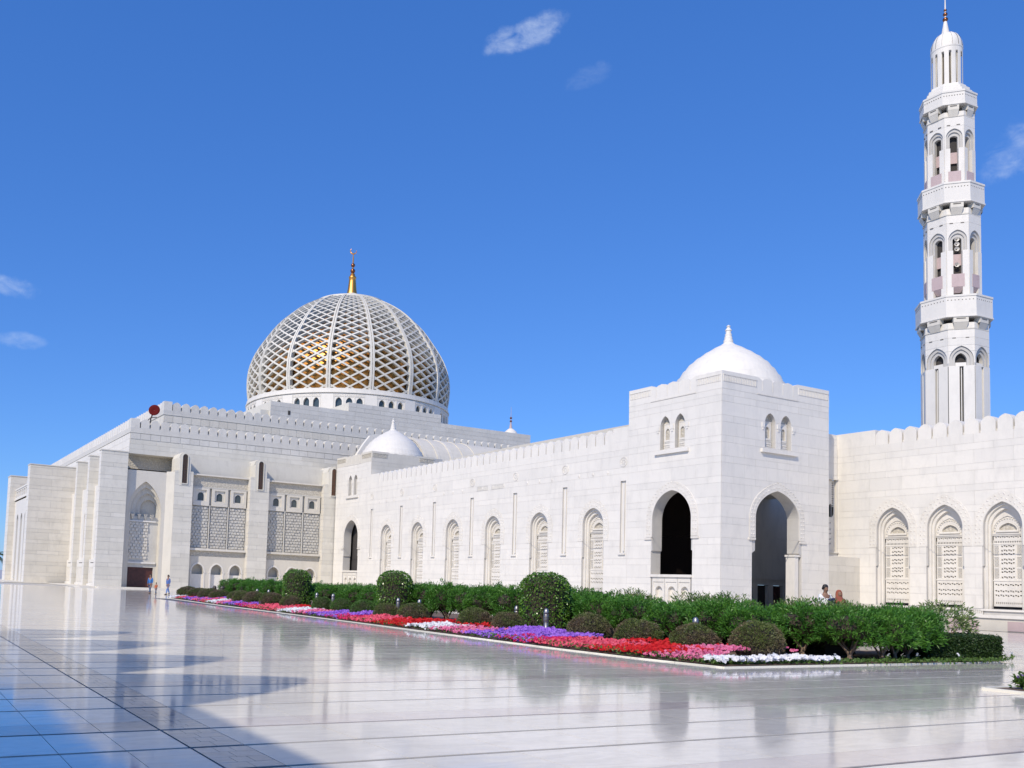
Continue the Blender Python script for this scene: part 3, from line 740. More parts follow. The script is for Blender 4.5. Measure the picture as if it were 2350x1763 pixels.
    if full:
        for sg in (-1,):
            cl = MB(); cl.fbox(fb, vc + 2.12, 0, .12, vc + 2.52, 4.85, .9); cl.fbox(fb, vc + 2.05, 4.85, .05, vc + 2.75, 5.0, .95); cl.build('pier', 'white', root)
        it = MB()
        X0, Y0 = x0 + 1, y0 + 1
        # hollow porch: floor, back wall with doors, side wall, ceiling
        bw = YT + 9.0; fbk = FB(bw); drs = ((63.9, 65.2), (65.9, 67.25), (67.88, 69.2), (69.85, 71.15), (71.85, 73.1))
        it.panel(fbk, rect(62.8, 0, 76, 15), [rect(a, 0.02, b, 2.8) for a, b in drs], 0, .4)
        it.quad((76, YT + 2.5, 0), (76, bw, 0), (76, bw, 10.4), (76, YT + 2.5, 10.4))
        it.quad((x1 + .02, YT + 2.45, 0), (76, YT + 2.45, 0), (76, YT + 2.45, 10.4), (x1 + .02, YT + 2.45, 10.4))
        it.quad((X0 - .2, Y0, 10.39), (64.7, Y0, 10.39), (64.7, bw, 10.39), (X0 - .2, bw, 10.39))
        it.fbox(fbk, 62.8, 3.3, -.12, 76, 3.5, 0); it.quad((64.7, YT + 2.5, 10.39), (69.5, YT + 2.5, 10.39), (69.5, bw, 10.39), (64.7, bw, 10.39))
        it.build('porch_interior', 'cream', root)
        it = MB(); it.box(X0 - .1, bw - .1, 0, 62.8, bw, 10.38); it.build('inner_shade_wall', 'void', root)  # back wall painted near-black to stand in for interior shade
        for i, (a, b) in enumerate(drs):
            dd = MB(); dd.fbox(fbk, a, 0, .3, b, 2.78, .38)
            if i % 2:
                for r_ in range(5):
                    for c_ in range(3): dd.fbox(fbk, a + .14 + c_ * .37, .3 + r_ * .5, .24, a + .4 + c_ * .37, .66 + r_ * .5, .3)
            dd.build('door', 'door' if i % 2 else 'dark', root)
    else:
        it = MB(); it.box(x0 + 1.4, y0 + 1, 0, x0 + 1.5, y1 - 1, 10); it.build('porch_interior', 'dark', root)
    # dome
    c = cd; D = MB()
    prof = [(4.4, 17.0), (4.4, 17.75), (4.25, 17.8), (4.17, 18.25), (4.05, 18.29), (3.86, 18.85), (3.74, 18.89), (3.45, 19.45), (3.34, 19.48), (3.0, 20.0), (2.89, 20.03), (2.45, 20.48), (2.34, 20.51), (1.8, 20.95), (1.69, 20.98), (1.1, 21.38), (.55, 21.66), (.5, 21.72)]
    D.lathe((c[0], c[1], 0), prof, 56); dm = D.build('dome', 'white', root, smooth=False)
    F = MB(); F.lathe((c[0], c[1], 0), [(.5, 21.68), (.36, 21.85), (.36, 22.05), (.3, 22.1), (.3, 22.3), (.25, 22.35), (.26, 22.55), (.2, 22.6), (.2, 22.8), (.26, 22.86), (.18, 22.98), (.1, 23.1), (.17, 23.2), (.02, 23.32)], 16)
    F.build('finial', 'white', dm, smooth=False)
tw1 = thing('gate_tower', (58.9, 50.8, 0), 'large square white tower with low dome and two tall open arches, behind the hedge', 'tower', 'square domed towers on the courtyard wall')
tower(tw1, XA, 64.75, YT, 55.48, True, (58.95, 50.85))
tw2 = thing('gate_tower', (58, 104.3, 0), 'farther white domed tower at the end of the arcade wall beside the prayer hall', 'tower', 'square domed towers on the courtyard wall')
tower(tw2, XA, 62.1, 99.45, 109.05, False, (58.6, 104.3))

# ------------------------------------------------------------------ right-hand wall
rw = thing('arcade_wall', (XR, 37, 0), 'white marble wall with closely spaced arched screens below the tall minaret', 'wall')
fr = FA(XR); winsR = [43.57 - 3.89 * k for k in range(6)]
outer = rect(22.0, 0, 48.1, 13.9)
o1s = [arch(u, 1.24, 7.25, 8.93, 1.5, 12, 1.34, 4.45) for u in winsR]
mb = MB(); mb.panel(fr, outer, o1s, 0, .22); mb.box(XR + .9, 22, 0, XR + 5, 49, 13.5)
mb.build('wall', 'joint', rw)
def win_holeR(u):
    a = arch(u, 1.72, 7.25, 9.64, 5.9, 12)
    return [(u - 1.34, 1.36), (u - 1.34, 5.9), (u - 1.72, 5.9)] + a[1:-1] + [(u + 1.72, 5.9), (u + 1.34, 5.9), (u + 1.34, 1.36)]
clad(rw, fr, rect(22.0, 1.52, 48.1, 13.9), [[(u, max(z, 1.53)) for u, z in win_holeR(q)] for q in winsR], course(1.52, 13.9), 2.6, key='R')
for u in winsR:
    wall_window(rw, XR, u, 7.25, 8.93, key='r')
merlons(rw, fr, 21.7, 44.95, 1.092, 13.9, 1.16, .98, .75, 'white', 'R')
s = MB(); s.fbox(fr, 44.9, 13.9, -.02, 48.2, 15.12, .75); s.build('parapet_end', 'white', rw)
s = MB(); s.fbox(fr, 22, .88, -.32, 46.2, 1.1, 0); s.build('plinth_ledge', 'white', rw)
s = MB(); s.fbox(fr, 22, 0, -.2, 46.2, .88, 0); s.build('plinth', 'cream', rw)
for k in range(6):
    u = winsR[k] - 1.95
    s = MB(); s.panel(fr, rect(u - .65, 1.1, u + .65, 1.5), [rect(u - .6 + i * .13, 1.18, u - .54 + i * .13, 1.42) for i in range(10)], -.10, .06, .1); s.fbox(fr, u - .65, 1.1, -.04, u + .65, 1.5, 0); s.build('picket_frieze', 'grey', rw)
    s = MB(); s.fbox(fr, winsR[k] - .05 - 1.35, .05, -.235, winsR[k] - .35, .7, -.19); s.fbox(fr, winsR[k] - 2.35, .05, -.235, winsR[k] - 1.6, .7, -.19); s.build('inlay_panel', 'pink', rw)
# recessed bay and low block between tower and right wall
rb = thing('link_bay', (66.6, 47, 0), 'narrow recessed bay with tall carved screen window, right of the large domed tower', 'wall')
fb2 = FB(YT + 1.9); mb = MB(); mb.panel(fb2, rect(64.7, 5.0, XR + .1, 15.1), [rect(66.3, 5.55, 68.38, 11.45)], 0, .25); mb.build('wall', 'cream', rb)
mb = MB(); mb.box(64.74, YT + .004, 0, XR - .02, YT + 2.4, 5.1); mb.build('low_block', 'joint', rb)
clad(rb, FB(YT + .004), rect(64.76, 0, XR - .02, 5.1), [], course(0, 5.1), 2.0, key='LB', mat='cream')
clad(rb, fb2, rect(64.76, 5.12, XR, 15.1), [rect(66.3, 5.5, 68.38, 11.5)], course(5.12, 15.1), 2.2, key='LC', mat='white')
s = MB(); s.panel(fb2, rect(66.3, 5.6, 68.38, 11.4), [arch(67.9, .19, 9.25, 9.47, 8.4, 6), arch(67.38, .19, 9.25, 9.47, 8.4, 6), arch(66.86, .19, 9.25, 9.47, 8.4, 6)] + zigzag(66.4, 67.98, 7.9, 9, .12) + zigzag(66.4, 67.98, 7.4, 9, .12) + zigzag(66.4, 67.98, 7.05, 9, .12) + zigzag(66.4, 67.98, 6.6, 9, .12) + zigzag(66.4, 67.98, 6.25, 9, .12) + [rect(68.08, 8.6 + .18 * i, 68.3, 8.7 + .18 * i) for i in range(15)], .2, .12)
q = s.build('screen_window', 'carve', rb)
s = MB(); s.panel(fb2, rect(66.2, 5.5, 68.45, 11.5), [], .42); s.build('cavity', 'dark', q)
s = MB(); s.fbox(fb2, 66.2, 11.4, -.12, 68.46, 11.5, .1); s.fbox(fb2, 66.2, 5.48, -.14, 68.46, 5.58, .1); s.fbox(fb2, 66.3, 10.1, .16, 68.3, 10.2, .22); s.build('sill', 'carve', q)

# ------------------------------------------------------------------ prayer hall
U1, U2, UB = 112.8, 117.3, 121.0
hall = thing('prayer_hall', (60, YH, 0), 'huge pale stone prayer hall with stepped battlements and a gold lattice dome', 'building')
core = MB()
core.box(26.4, U1, 16.5, 62.0, 182, 18.3)                 # overhanging upper wall
core.box(26.4, U1, 18.3, 98, 182, 19.1)
core.box(33.4, 111.3, 0, 64, U1 + .5, 16.5)                # mass behind the bays
core.box(31.6, 115.6, 0, 98, 180, 16.5); core.box(24.2, 117, 0, 31.7, 180, 16.48); core.box(25.4, 112.2, 0, 33.5, 115.5, 14.2)
core.box(31.6, U2, 19.1, 97, 178, 22.6)
core.box(47.9, UB, 22.6, 94, 168, 27.0); core.box(60.3, UB + .02, 27.0, 76.5, 168, 28.32); core.box(46.6, UB + .5, 22.6, 47.9, 168, 25.7)
core.box(43.9, 124.5, 22.6, 46.6, 168, 25.2)
core.build('wall', 'hallstone', hall)
fu = FB(U1); fw_ = FA(26.4)
clad(hall, fu, rect(26.4, 16.5, 60, 18.25), [], [16.5, 17.1, 17.7, 18.25], 3.3, key='HU', mat='hallstone', t=.02, j=.02)
clad(hall, fu, rect(26.4, 18.3, 60, 19.05), [], [18.3, 19.05], 1.257, key='HV', mat='grey', t=.05, j=.06)
clad(hall, FA(26.38), rect(U1, 16.5, 176, 19.05), [], [16.5, 17.4, 18.3, 19.05], 5.0, key='HW', mat='white', t=.02, j=.02)
c = MB(); c.fbox(fu, 26.3, 19.08, -.09, 60, 19.2, .6); c.box(26.3, U1 + .6, 19.08, 27.0, 180, 19.2); c.fbox(FB(U2), 31.5, 22.56, -.09, 97, 22.66, .6); c.box(31.5, U2 + .6, 22.56, 32, 178, 22.66); c.build('cornice', 'grey', hall)
c = MB(); c.fbox(fu, 26.4, 19.2, 0, 60, 19.75, .6); c.box(26.4, U1 + .6, 19.2, 27.0, 178, 19.75); c.fbox(FB(U2), 31.6, 22.66, 0, 97, 23.2, .6); c.box(31.6, U2 + .6, 22.66, 32.2, 178, 23.2); c.build('parapet', 'grey', hall)
merlons(hall, fu, 27.55, 60.2, 1.257, 19.75, 1.12, 1.04, .75, 'grey', 'HM')
merlons(hall, FB(U2), 32.7, 96.8, 1.257, 23.2, 1.14, 1.04, .75, 'grey', 'HM2')
merlons(hall, fw_, 113.9, 176, 1.257, 19.75, 1.12, 1.13, .6, 'white', 'HW')
merlons(hall, FA(31.6), 118.4, 176, 1.257, 23.2, 1.14, 1.13, .6, 'white', 'HW2')
c = MB(); c.box(26.4, U1, 19.75, 27.5, U1 + 1.1, 20.87); c.box(31.6, U2, 23.2, 32.7, U2 + 1.1, 24.36); c.build('corner_merlon', 'grey', hall)
# joints on the U2 face, boxes
clad(hall, FB(U2), rect(31.6, 21.6, 70, 22.5), [], [21.6, 22.5], 1.257, key='HX', mat='cream', t=.04, j=.05)
clad(hall, FB(UB), rect(47.9, 24.4, 94, 27.0), [], [24.4, 25.05, 25.7, 26.35, 27.0], 3.0, key='HY', mat='grey', t=.02, j=.03)
clad(hall, FB(UB), rect(60.3, 27.02, 76.5, 28.32), [], [27.02, 27.67, 28.32], 2.7, key='HZ', mat='grey', t=.02, j=.03)
# recessed strip under the overhang, door bay
YD = YH + .7; fd = FB(YD)
c = MB(); c.box(25.45, 114.6, 14, 33.2, 115.2, 16.52); c.build('soffit_wall', 'frieze', hall)
o = [arch(27.95, 2.0, 9.3, 12.9, 0, 14), arch(28.15, 1.78, 9.45, 12.25, 0, 14), arch(28.45, 1.4, 9.6, 11.55, 8.7, 12), arch(28.75, 1.0, 9.75, 10.8, 8.7, 10)]
c = MB(); c.panel(fd, rect(25.45, 0, 30.4, 14.3), [o[0]], 0, .55)
c.quad((30.4, YD, 0), (31.26, YH + .02, 0), (31.26, YH + .02, 14.3), (30.4, YD, 14.3)); c.box(25.45, YD, 14.18, 31.2, 114.7, 14.3)
c.panel(fd, o[0], [o[1]], .5, .45); q = c.build('door_bay', 'cream', hall)
c = MB(); c.panel(fd, o[1], [o[2], rect(26.5, 0.02, 29.6, 2.55)], .95, .5)
c.panel(fd, arch(28.45, 1.45, 9.6, 11.6, 8.7, 12), [o[3]], 1.4, .5); c.panel(fd, rect(27.2, 8.4, 30.4, 12), [], 1.9)
for i_ in range(4):
    u = 26.7 + i_ * .8; c.add([fd(u - .22, 8.95, .9), fd(u + .22, 8.95, .9), fd(u + .22, 8.95, .5), fd(u - .22, 8.95, .5), fd(u, 8.2, .92)], [(0, 1, 2, 3), (0, 1, 4), (1, 2, 4), (2, 3, 4), (3, 0, 4)])
c.build('nested_arch', 'bayst', q)  # darker stone tone paints extra shade into the recessed arch layers
def block_lattice(name, fr, u0, z0, u1, z1, d, parent, mat='carve'):
    mb = MB(); nx = max(3, int((u1 - u0) / .42)); nz = int((z1 - z0) / .36); pw = (u1 - u0) / nx; ph = (z1 - z0) / nz
    for j_ in range(nz):
        for i in range(nx + 1):
            a = u0 + (i - (j_ % 2) * .5) * pw; s_ = (i + j_) % 3
            x0_, x1_ = max(u0, a + .05), min(u1, a + pw - .05)
            if x1_ - x0_ > .08: mb.fbox(fr, x0_, z0 + j_ * ph + .05, d - (.07 + .04 * s_), x1_, z0 + (j_ + 1) * ph - (.05 if s_ else .11), d)
    mb.panel(fr, rect(u0, z0, u1, z1), [], d)
    return tag(mb.build(name, mat, parent), kind='stuff')
block_lattice('block_screen', fd, 26.45, 3.55, 28.7, 8.0, .93, q, 'cream')
c = MB(); c.fbox(fd, 26.35, 8.04, .75, 29.6, 8.2, .98); c.fbox(fd, 26.35, 3.0, .75, 29.8, 3.2, .98); c.build('lintel', 'white', q)
c = MB(); c.fbox(fd, 26.5, 0, 1.2, 29.6, 2.55, 1.3); c.build('door', 'door', q)
# pillars with slit-window heads
piers = [(31.24, 33.57), (41.05, 43.6), (51.4, 53.9)]
for a, b in piers:
    P = MB(); P.box(a, YH, 0, b, U1 + .3, 14.5); q = P.build('pillar', 'joint', hall)
    clad(q, FB(YH), rect(a, 0, b, 14.5), [], course(0, 14.5), 2.4, key='PL', mat='hallstone', t=.02, j=.025)
    clad(q, FA(a), rect(YH, 0, U1, 14.5), [], course(0, 14.5), 3.5, key='PS', mat='cream', t=.02, j=.025)
    ha, hb_ = a + .55, b - .42; m = (ha + hb_) / 2
    hp = [(ha, 14.5), (ha, 16.15), (ha + .2, 16.6), (m - .1, 16.92), (m + .15, 16.92), (hb_ - .2, 16.6), (hb_, 16.1), (hb_, 14.5)]
    H_ = MB(); sl_ = arch(m - .05, .34, 16.2, 16.6, 13.0, 8)
    H_.panel(FB(YH), [(ha, 12.7), *hp[1:-1], (hb_, 12.7)], [sl_], -.06, .5, .06); H_.prism(FB(YH + .02), hp, 0.5, 3.5); H_.prism(FB(YH + .02), [(ha, 14.5), (ha, 16.1), (m - .5, 16.1), (m - .5, 14.5)], 0, .5); H_.prism(FB(YH + .02), [(m + .4, 14.5), (m + .4, 16.1), (hb_, 16.1), (hb_, 14.5)], 0, .5)
    h = H_.build('pillar_head', 'hallstone', q)
    g_ = MB(); g_.panel(FB(YH), sl_, [], -.065); 
    g_.build('slit_window', 'slit', q)
    g_ = MB(); g_.panel(FB(YH), arch(m - .05, .42, 16.2, 16.72, 12.9, 8), [arch(m - .05, .33, 16.2, 16.58, 13.0, 8)], -.17, .11, .15)
    g_.build('slit_frame', 'hallstone', q)
    g_ = MB()
    for k in range(18): g_.fbox(FB(YH), m - .36, 13.1 + k * .19, -.10, m + .22, 13.13 + k * .19, -.07)
    for k in (-.16, .06): g_.fbox(FB(YH), m - .05 + k - .015, 13.0, -.10, m - .05 + k + .015, 16.4, -.07)
    tag(g_.build('slit_grille', 'copper', q), kind='stuff')
# decorated bays between the pillars
yb = YH + .8; fbay = FB(yb)
for bx0, bx1 in ((33.57, 41.05), (43.6, 51.4)):
    P = (bx1 - bx0 - .15) / 3
    c = MB(); holes = []; cs = [bx0 + .12 + P * (i + .5) for i in range(3)]
    gh = [arch(x, .76, 2.35, 3.28, 0.02, 10) for x in cs]
    low = [(bx0, 0)]
    for gg in gh: low += [(gg[0][0], 0)] + gg[1:-1] + [(gg[-1][0], 0)]
    low += [(bx1, 0), (bx1, 4.2), (bx0, 4.2)]
    c.panel(fbay, low, [], 0, .8)
    for gg in gh:
        for p_, q_ in zip(gg[:-1], gg[1:]): c.quad(fbay(*p_, 0), fbay(*q_, 0), fbay(*q_, 1.0), fbay(*p_, 1.0))
    bay = c.build('bay_wall', 'cream', hall)
    c = MB()
    for x in cs: c.fbox(fbay, x - .8, 0, .3, x + .8, 2.0, .95)
    c.build('arch_back', 'white', bay)
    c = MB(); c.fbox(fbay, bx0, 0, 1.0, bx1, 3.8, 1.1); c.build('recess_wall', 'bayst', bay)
    for x in cs:
        c = MB(); c.panel(fbay, arch(x, .93, 2.35, 3.46, 0.3, 10), [arch(x, .76, 2.35, 3.28, .3, 10)], -.05, .05, .05)
        c.fbox(fbay, x - 1.02, 2.2, -.08, x - .76, 2.34, .1); c.fbox(fbay, x + .76, 2.2, -.08, x + 1.02, 2.34, .1); c.build('arch_frame', 'white', bay)
    c = MB(); c.fbox(fbay, bx0, 4.2, .05, bx1, 4.92, .4); c.build('carved_frieze', 'frieze', bay)
    c = MB(); c.fbox(fbay, bx0, 12.85, .12, bx1, 14.2, .4); c.build('carved_frieze', 'frieze', bay)
    c = MB(); c.fbox(fbay, bx0, 4.92, -.35, bx1, 5.2, .4); c.build('ledge', 'cream', bay)
    c = MB(); c.fbox(fbay, bx0, 14.2, -.3, bx1, 14.38, .4); c.build('ledge', 'cream', bay)
    c = MB(); c.fbox(fbay, bx0, 5.2, .32, bx1, 12.85, .4); c.fbox(fbay, bx0, 12.7, .0, bx1, 12.85, .32)
    for i in range(4):
        x = bx0 + .06 + P * i; c.fbox(fbay, x - .03, 5.2, .02, x + .10, 10.6, .32)
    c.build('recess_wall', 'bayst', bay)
    for x in cs:
        w = P / 2 - .17
        block_lattice('block_screen', fbay, x - w, 5.25, x + w, 10.4, .22, bay, 'bayst')
        c = MB(); c.panel(fbay, rect(x - w, 10.5, x + w, 12.68), [rect(x - .68, 11.05, x + .68, 12.45)], -.02, .18, .3)
        c.panel(fbay, rect(x - .68, 11.05, x + .68, 12.45), [arch(x, .40, 11.75, 12.15, 11.15, 8)], .16, .14)
        c.build('window', 'cream', bay)
        c = MB(); c.panel(fbay, rect(x - .5, 11.1, x + .5, 12.3), [], .28); c.build('pane', 'glass', bay)
# fins, stepped bays and the projecting block on the left side
def pierblock(name, x0, x1, y0, y1, z1, par, key, mat='hallstone'):
    c = MB(); c.box(x0, y0, 0, x1, y1, z1); q = c.build(name, 'joint', par)
    clad(q, FB(y0), rect(x0, 0, x1, z1), [], course(0, z1), 2.9, key=key, mat=mat, t=.02, j=.025)
    clad(q, FA(x0), rect(y0, 0, y1, z1), [], course(0, z1), 3, key=key + 's', mat='white', t=.02, j=.025)
    c = MB(); c.box(x0 - .08, y0 - .08, z1, x1 + .05, y1 + .05, z1 + .12); c.build('coping', 'cream', q)
    return q
pierblock('fin', 22.35, 25.5, YH, YH + 1.0, 16.1, hall, 'F')
pierblock('fin', 22.35, 23.9, 116.0, 117.0, 16.1, hall, 'F2')
pierblock('fin', 22.35, 23.9, 123.8, 124.8, 16.1, hall, 'F2')
pierblock('side_block', 17.42, 23.9, 131.0, 133.2, 16.05, hall, 'SB', mat='cream')
c = MB(); c.box(23.15, YH + 1, 0, 25.5, 131, 12.4); c.box(24.3, YH + 1, 12.4, 25.5, 131, 16.4); q = c.build('side_wall', 'white', hall)
for y0, y1 in ((YH + 1, 116), (117, 123.8), (124.8, 131)):
    m = (y0 + y1) / 2
    c = MB(); c.box(22.85, y0 + .5, 0, 23.15, y1 - .5, 3.3)
    for k in range(5): pass
    c.box(22.7, y0 + .4, 0, 22.85, y1 - .4, .35); b_ = c.build('base_panel', 'white', q)
    c = MB(); c.panel(FA(22.84), rect(y0 + .9, .5, y1 - .9, 2.4), [rect(y0 + 1.1 + i * (y1 - y0 - 2.2) / 5, .6, y0 + 1.1 + (i + .55) * (y1 - y0 - 2.2) / 5, 2.25) for i in range(5)], -.02, .05); c.build('slotted_panel', 'cream', b_)
    c = MB(); c.box(22.84, m - 1.4, 2.85, 22.86, m + 1.4, 2.95); c.build('shadow_slot', 'shade', b_)
    c = MB(); c.panel(FA(23.14), arch(m, .8, 8.6, 9.5, 3.5, 8), [arch(m, .62, 8.6, 9.3, 3.6, 8)], -.12, .12, .12); c.panel(FA(23.14), arch(m, .62, 8.6, 9.3, 3.6, 8), [], -.005); c.build('blind_window', 'cream', q)
# side arcade and far block
c = MB(); ar = [arch(yy, .95, 8.9, 9.9, 0.02, 10) for yy in (136.0, 140.0, 144.2)]
c.panel(FA(17.8), rect(133.2, 0, 147.8, 12.1), ar, 0, .8); c.box(20.4, 133.2, 0, 20.6, 147.8, 12.1); c.box(17.8, 133.2, 11.9, 23, 147.8, 12.1); q = c.build('side_arcade', 'white', hall)
c = MB(); c.panel(FA(17.8), rect(133.2, 12.3, 147.8, 13.6), [rect(133.8 + i * 2.0, 12.5, 135.4 + i * 2.0, 13.4) for i in range(7)], 0, .2); c.box(17.65, 133.2, 12.08, 18.2, 147.8, 12.3); c.box(17.7, 133.2, 13.6, 18.1, 147.8, 13.8); c.build('balustrade', 'white', q)
pierblock('far_block', 16.95, 23, 147.8, 151, 15.85, hall, 'FB_', mat='cream')
c = MB(); c.box(22.3, 106.2, 0, 64, YH, .16); c.box(14.8, 129.5, 0, 24, 155, .12); c.box(20.5, 108.2, 0, 23, 131, .12); c.build('plinth_step', 'cream', hall)
# small relief on the corner and a notch on the upper box
c = MB(); c.box(50.6, UB - .06, 25.3, 50.95, UB + .1, 25.9); c.build('vent', 'dark', hall)

# dome -------------------------------------------------------------
DX, DY = 72.17, 145.28
key = [(17.62, 32.3), (17.87, 34), (17.95, 36), (17.74, 38), (17.11, 40), (16.38, 41.5), (15.43, 43), (14.4, 44.5), (13.3, 46), (12.1, 47.3), (10.75, 48.5), (9.2, 49.6), (7.65, 50.5), (6.0, 51.3), (4.3, 52), (2.9, 52.5), (1.6, 52.9)]
def prof_at(t):
    n = len(key) - 1; f = min(max(t, 0), .99999) * n; i = int(f); u = f - i
    p0, p1, p2, p3 = key[max(i - 1, 0)], key[i], key[i + 1], key[min(i + 2, n)]
    return tuple(.5 * (2 * p1[k] + (p2[k] - p0[k]) * u + (2 * p0[k] - 5 * p1[k] + 4 * p2[k] - p3[k]) * u * u + (3 * p1[k] - p0[k] - 3 * p2[k] + p3[k]) * u ** 3) for k in (0, 1))
arc = [(0, *prof_at(0))]
for i in range(1, 301):
    r_, z_ = prof_at(i / 300); arc.append((arc[-1][0] + math.hypot(r_ - arc[-1][1], z_ - arc[-1][2]), r_, z_))
AL = arc[-1][0]
def at(s):
    s = min(max(s, 0), AL - 1e-6)
    lo = int(np.searchsorted([a[0] for a in arc[:]], s)); lo = max(lo, 1)
    a, b = arc[lo - 1], arc[lo]; t = (s - a[0]) / (b[0] - a[0] + 1e-9)
    return a[1] + (b[1] - a[1]) * t, a[2] + (b[2] - a[2]) * t
arcS = np.array([a[0] for a in arc])
inner = MB(); pr = [(max(at(AL * i / 60)[0] - 1.05 * (1 if i < 50 else .6), .05), at(AL * i / 60)[1] - (.9 if i > 25 else .3)) for i in range(0, 61)]
inner.lathe((DX, DY, 0), pr, 96)
dome = inner.build('gold_dome', 'gold', hall, smooth=True)
# drum
RD = 17.85; step = math.radians(22.5)
# azimuth (from centre) of the direction to the camera
az0 = math.atan2(-DY, -DX) + math.radians(.7)
def ang(k): return az0 + k * step          # rib angles at k+.5
def facet(a, r): # frame on the cylinder at angle a: u tangential (+u to the right seen from outside)
    n = Vector((math.cos(a), math.sin(a), 0)); t = Vector((-math.sin(a), math.cos(a), 0))
    return Fr(Vector((DX, DY, 0)) + n * r, t, -n)
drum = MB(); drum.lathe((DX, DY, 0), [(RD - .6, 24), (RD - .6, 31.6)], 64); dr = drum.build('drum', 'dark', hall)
dl = MB(); dl.lathe((DX, DY, 0), [(RD, 24), (RD + .12, 24), (RD + .12, 28.1), (RD, 28.15), (RD, 28.5)], 96); dl.lathe((DX, DY, 0), [(RD - .02, 31.45), (RD - .02, 31.5), (RD - .12, 31.52), (RD - .12, 31.62), (RD + .18, 31.64), (RD + .18, 31.8), (RD + .02, 31.82), (RD + .02, 32.4), (RD - .7, 32.42)], 96)
dl.build('drum_band', 'white', dr, smooth=False)
wa = math.radians(5.35)
for k in range(16):
    if math.cos(k * step - math.radians(0)) < -.2: 
        b_ = MB(); b_.lathe((DX, DY, 0), [(RD, 28.5), (RD, 31.45)], 4, ang(k) - step / 2, ang(k) + step / 2); tag(b_.build('drum_bay', 'white', dr), kind='stuff'); continue
    bay = MB()
    for m in (-1, 0, 1):
        f_ = facet(ang(k) + m * wa, RD / math.cos(wa / 2) * math.cos(wa / 2)); hw = RD * math.tan(wa / 2)
        bay.panel(f_, rect(-hw, 28.5, hw, 31.45), [arch(0, .52, 30.15, 30.9, 29.3, 8)], 0, .45)
        bay.panel(f_, rect(-hw + .06, 28.9, hw - .06, 31.04), [rect(-hw + .13, 28.98, hw - .13, 30.98)], -.05, .06, .05)
    rem = step - 3 * wa
    f_ = facet(ang(k) + step / 2, RD); hw = RD * math.tan(rem / 2); bay.panel(f_, rect(-hw, 28.5, hw, 31.45), [], -.06, 0, .06)
    q = bay.build('drum_bay', 'white', dr)
    bay = MB()
    f_ = facet(ang(k), RD)
    for m in (-1, 0, 1):
        f_ = facet(ang(k) + m * wa, RD); hw = RD * math.tan(wa / 2)
        bay.panel(f_, rect(-hw + .04, 31.08, hw - .04, 31.42), zigzag(-hw + .1, hw - .1, 31.25, 5, .14), -.05, .04, .05)
    bay.build('carved_band', 'carve', q)
    bay = MB()
    for m in (-1, 0, 1):
        f_ = facet(ang(k) + m * wa, RD - .4); bay.panel(f_, rect(-.56, 29.2, .56, 30.95), [])
    bay.build('window_pane', 'glass', q)
# ribs
rb_ = MB()
def S_(a, s, off=0):
    r_, z_ = at(s); r2, z2 = at(min(s + .05, AL)); tx, tz = r2 - r_, z2 - z_; L = math.hypot(tx, tz) or 1; nr, nz = tz / L, -tx / L
    rr = r_ + nr * off; return Vector((DX + rr * math.cos(a), DY + rr * math.sin(a), z_ + nz * off))
sTop = float(arcS[np.argmin([abs(a[1] - 6.0) for a in arc])])
for k in range(16):
    a = ang(k + .5); mb = MB()
    for sg in (-1, 1):
        N_ = 22; k0 = len(mb.v)
        for i in range(N_ + 1):
            s = sTop * i / N_; r_ = at(s)[0]; w0 = .045 / max(r_, 2); w1 = .34 / max(r_, 2) * (.4 + .6 * min(1, r_ / 17))
            for off, w in ((.12, w0), (.12, w1), (-.75, w1), (-.75, w0)): mb.v.append(tuple(S_(a + sg * w, s, off)))
        for i in range(N_):
            for j_ in range(4): mb.f.append((k0 + i * 4 + j_, k0 + i * 4 + (j_ + 1) % 4, k0 + (i + 1) * 4 + (j_ + 1) % 4, k0 + (i + 1) * 4 + j_))
    mb2 = MB(); mb2.v, mb2.f = mb.v, mb.f; mb2.build('dome_rib', 'hallstone', dome)
    # groove back
ROWS = 17; SPAN = 2.5
sv = []
acc_ = 0
for i in range(ROWS + 1):
    sv.append(acc_); acc_ += (.8 + .2 * (1 - i / ROWS))
sv = [.05 + x / sv[-1] * (sTop - .1) for x in sv]
def s_of(v):
    if v <= 0: return sv[0]
    if v >= ROWS: return sv[-1]
    i = int(v); return sv[i] + (sv[i + 1] - sv[i]) * (v - i)
backmb = MB()
for k in range(16):
    front = math.cos(k * step) > -.12
    for v0 in range(-3, ROWS + 1):
        for sg in (1, -1):
            mb = MB() if front else backmb; pts = []; NN = 6
            lo, hi = max(0, -v0 / SPAN), min(1, (ROWS - v0) / SPAN)
            if hi - lo < .06: continue
            vv0 = v0 - .0
            k0 = len(mb.v)
            for i in range(NN + 1):
                u = lo + (hi - lo) * i / NN; uu = u if sg > 0 else 1 - u
                a = ang(k) - step / 2 + step * uu; s = s_of(vv0 + SPAN * u)
                th = .15 * (.45 + .55 * min(1, at(s)[0] / 17))
                for off, ds in ((.0, -th), (.0, th), (-.5, th), (-.5, -th)): mb.v.append(tuple(S_(a, min(max(s + ds, 0), sTop), off)))
            for i in range(NN):
                for j_ in range(4): mb.f.append((k0 + i * 4 + j_, k0 + i * 4 + (j_ + 1) % 4, k0 + (i + 1) * 4 + (j_ + 1) % 4, k0 + (i + 1) * 4 + j_))
            if front: mb.build('lattice_bar', 'hallstone', dome)
tag(backmb.build('lattice_bar', 'hallstone', dome), kind='stuff')
cp = MB(); cp.lathe((DX, DY, 0), [(6.3, at(sTop)[1] - .55), (6.25, at(sTop)[1] + .12), (5.9, at(sTop)[1] + .2)], 64)
for k in range(16):
    a0_ = ang(k + .5) - .09; a1_ = ang(k + .5) + .09
    cp.lathe((DX, DY, 0), [(5.6, 51.25), (3.9, 52.1)], 3, a0_, a1_)
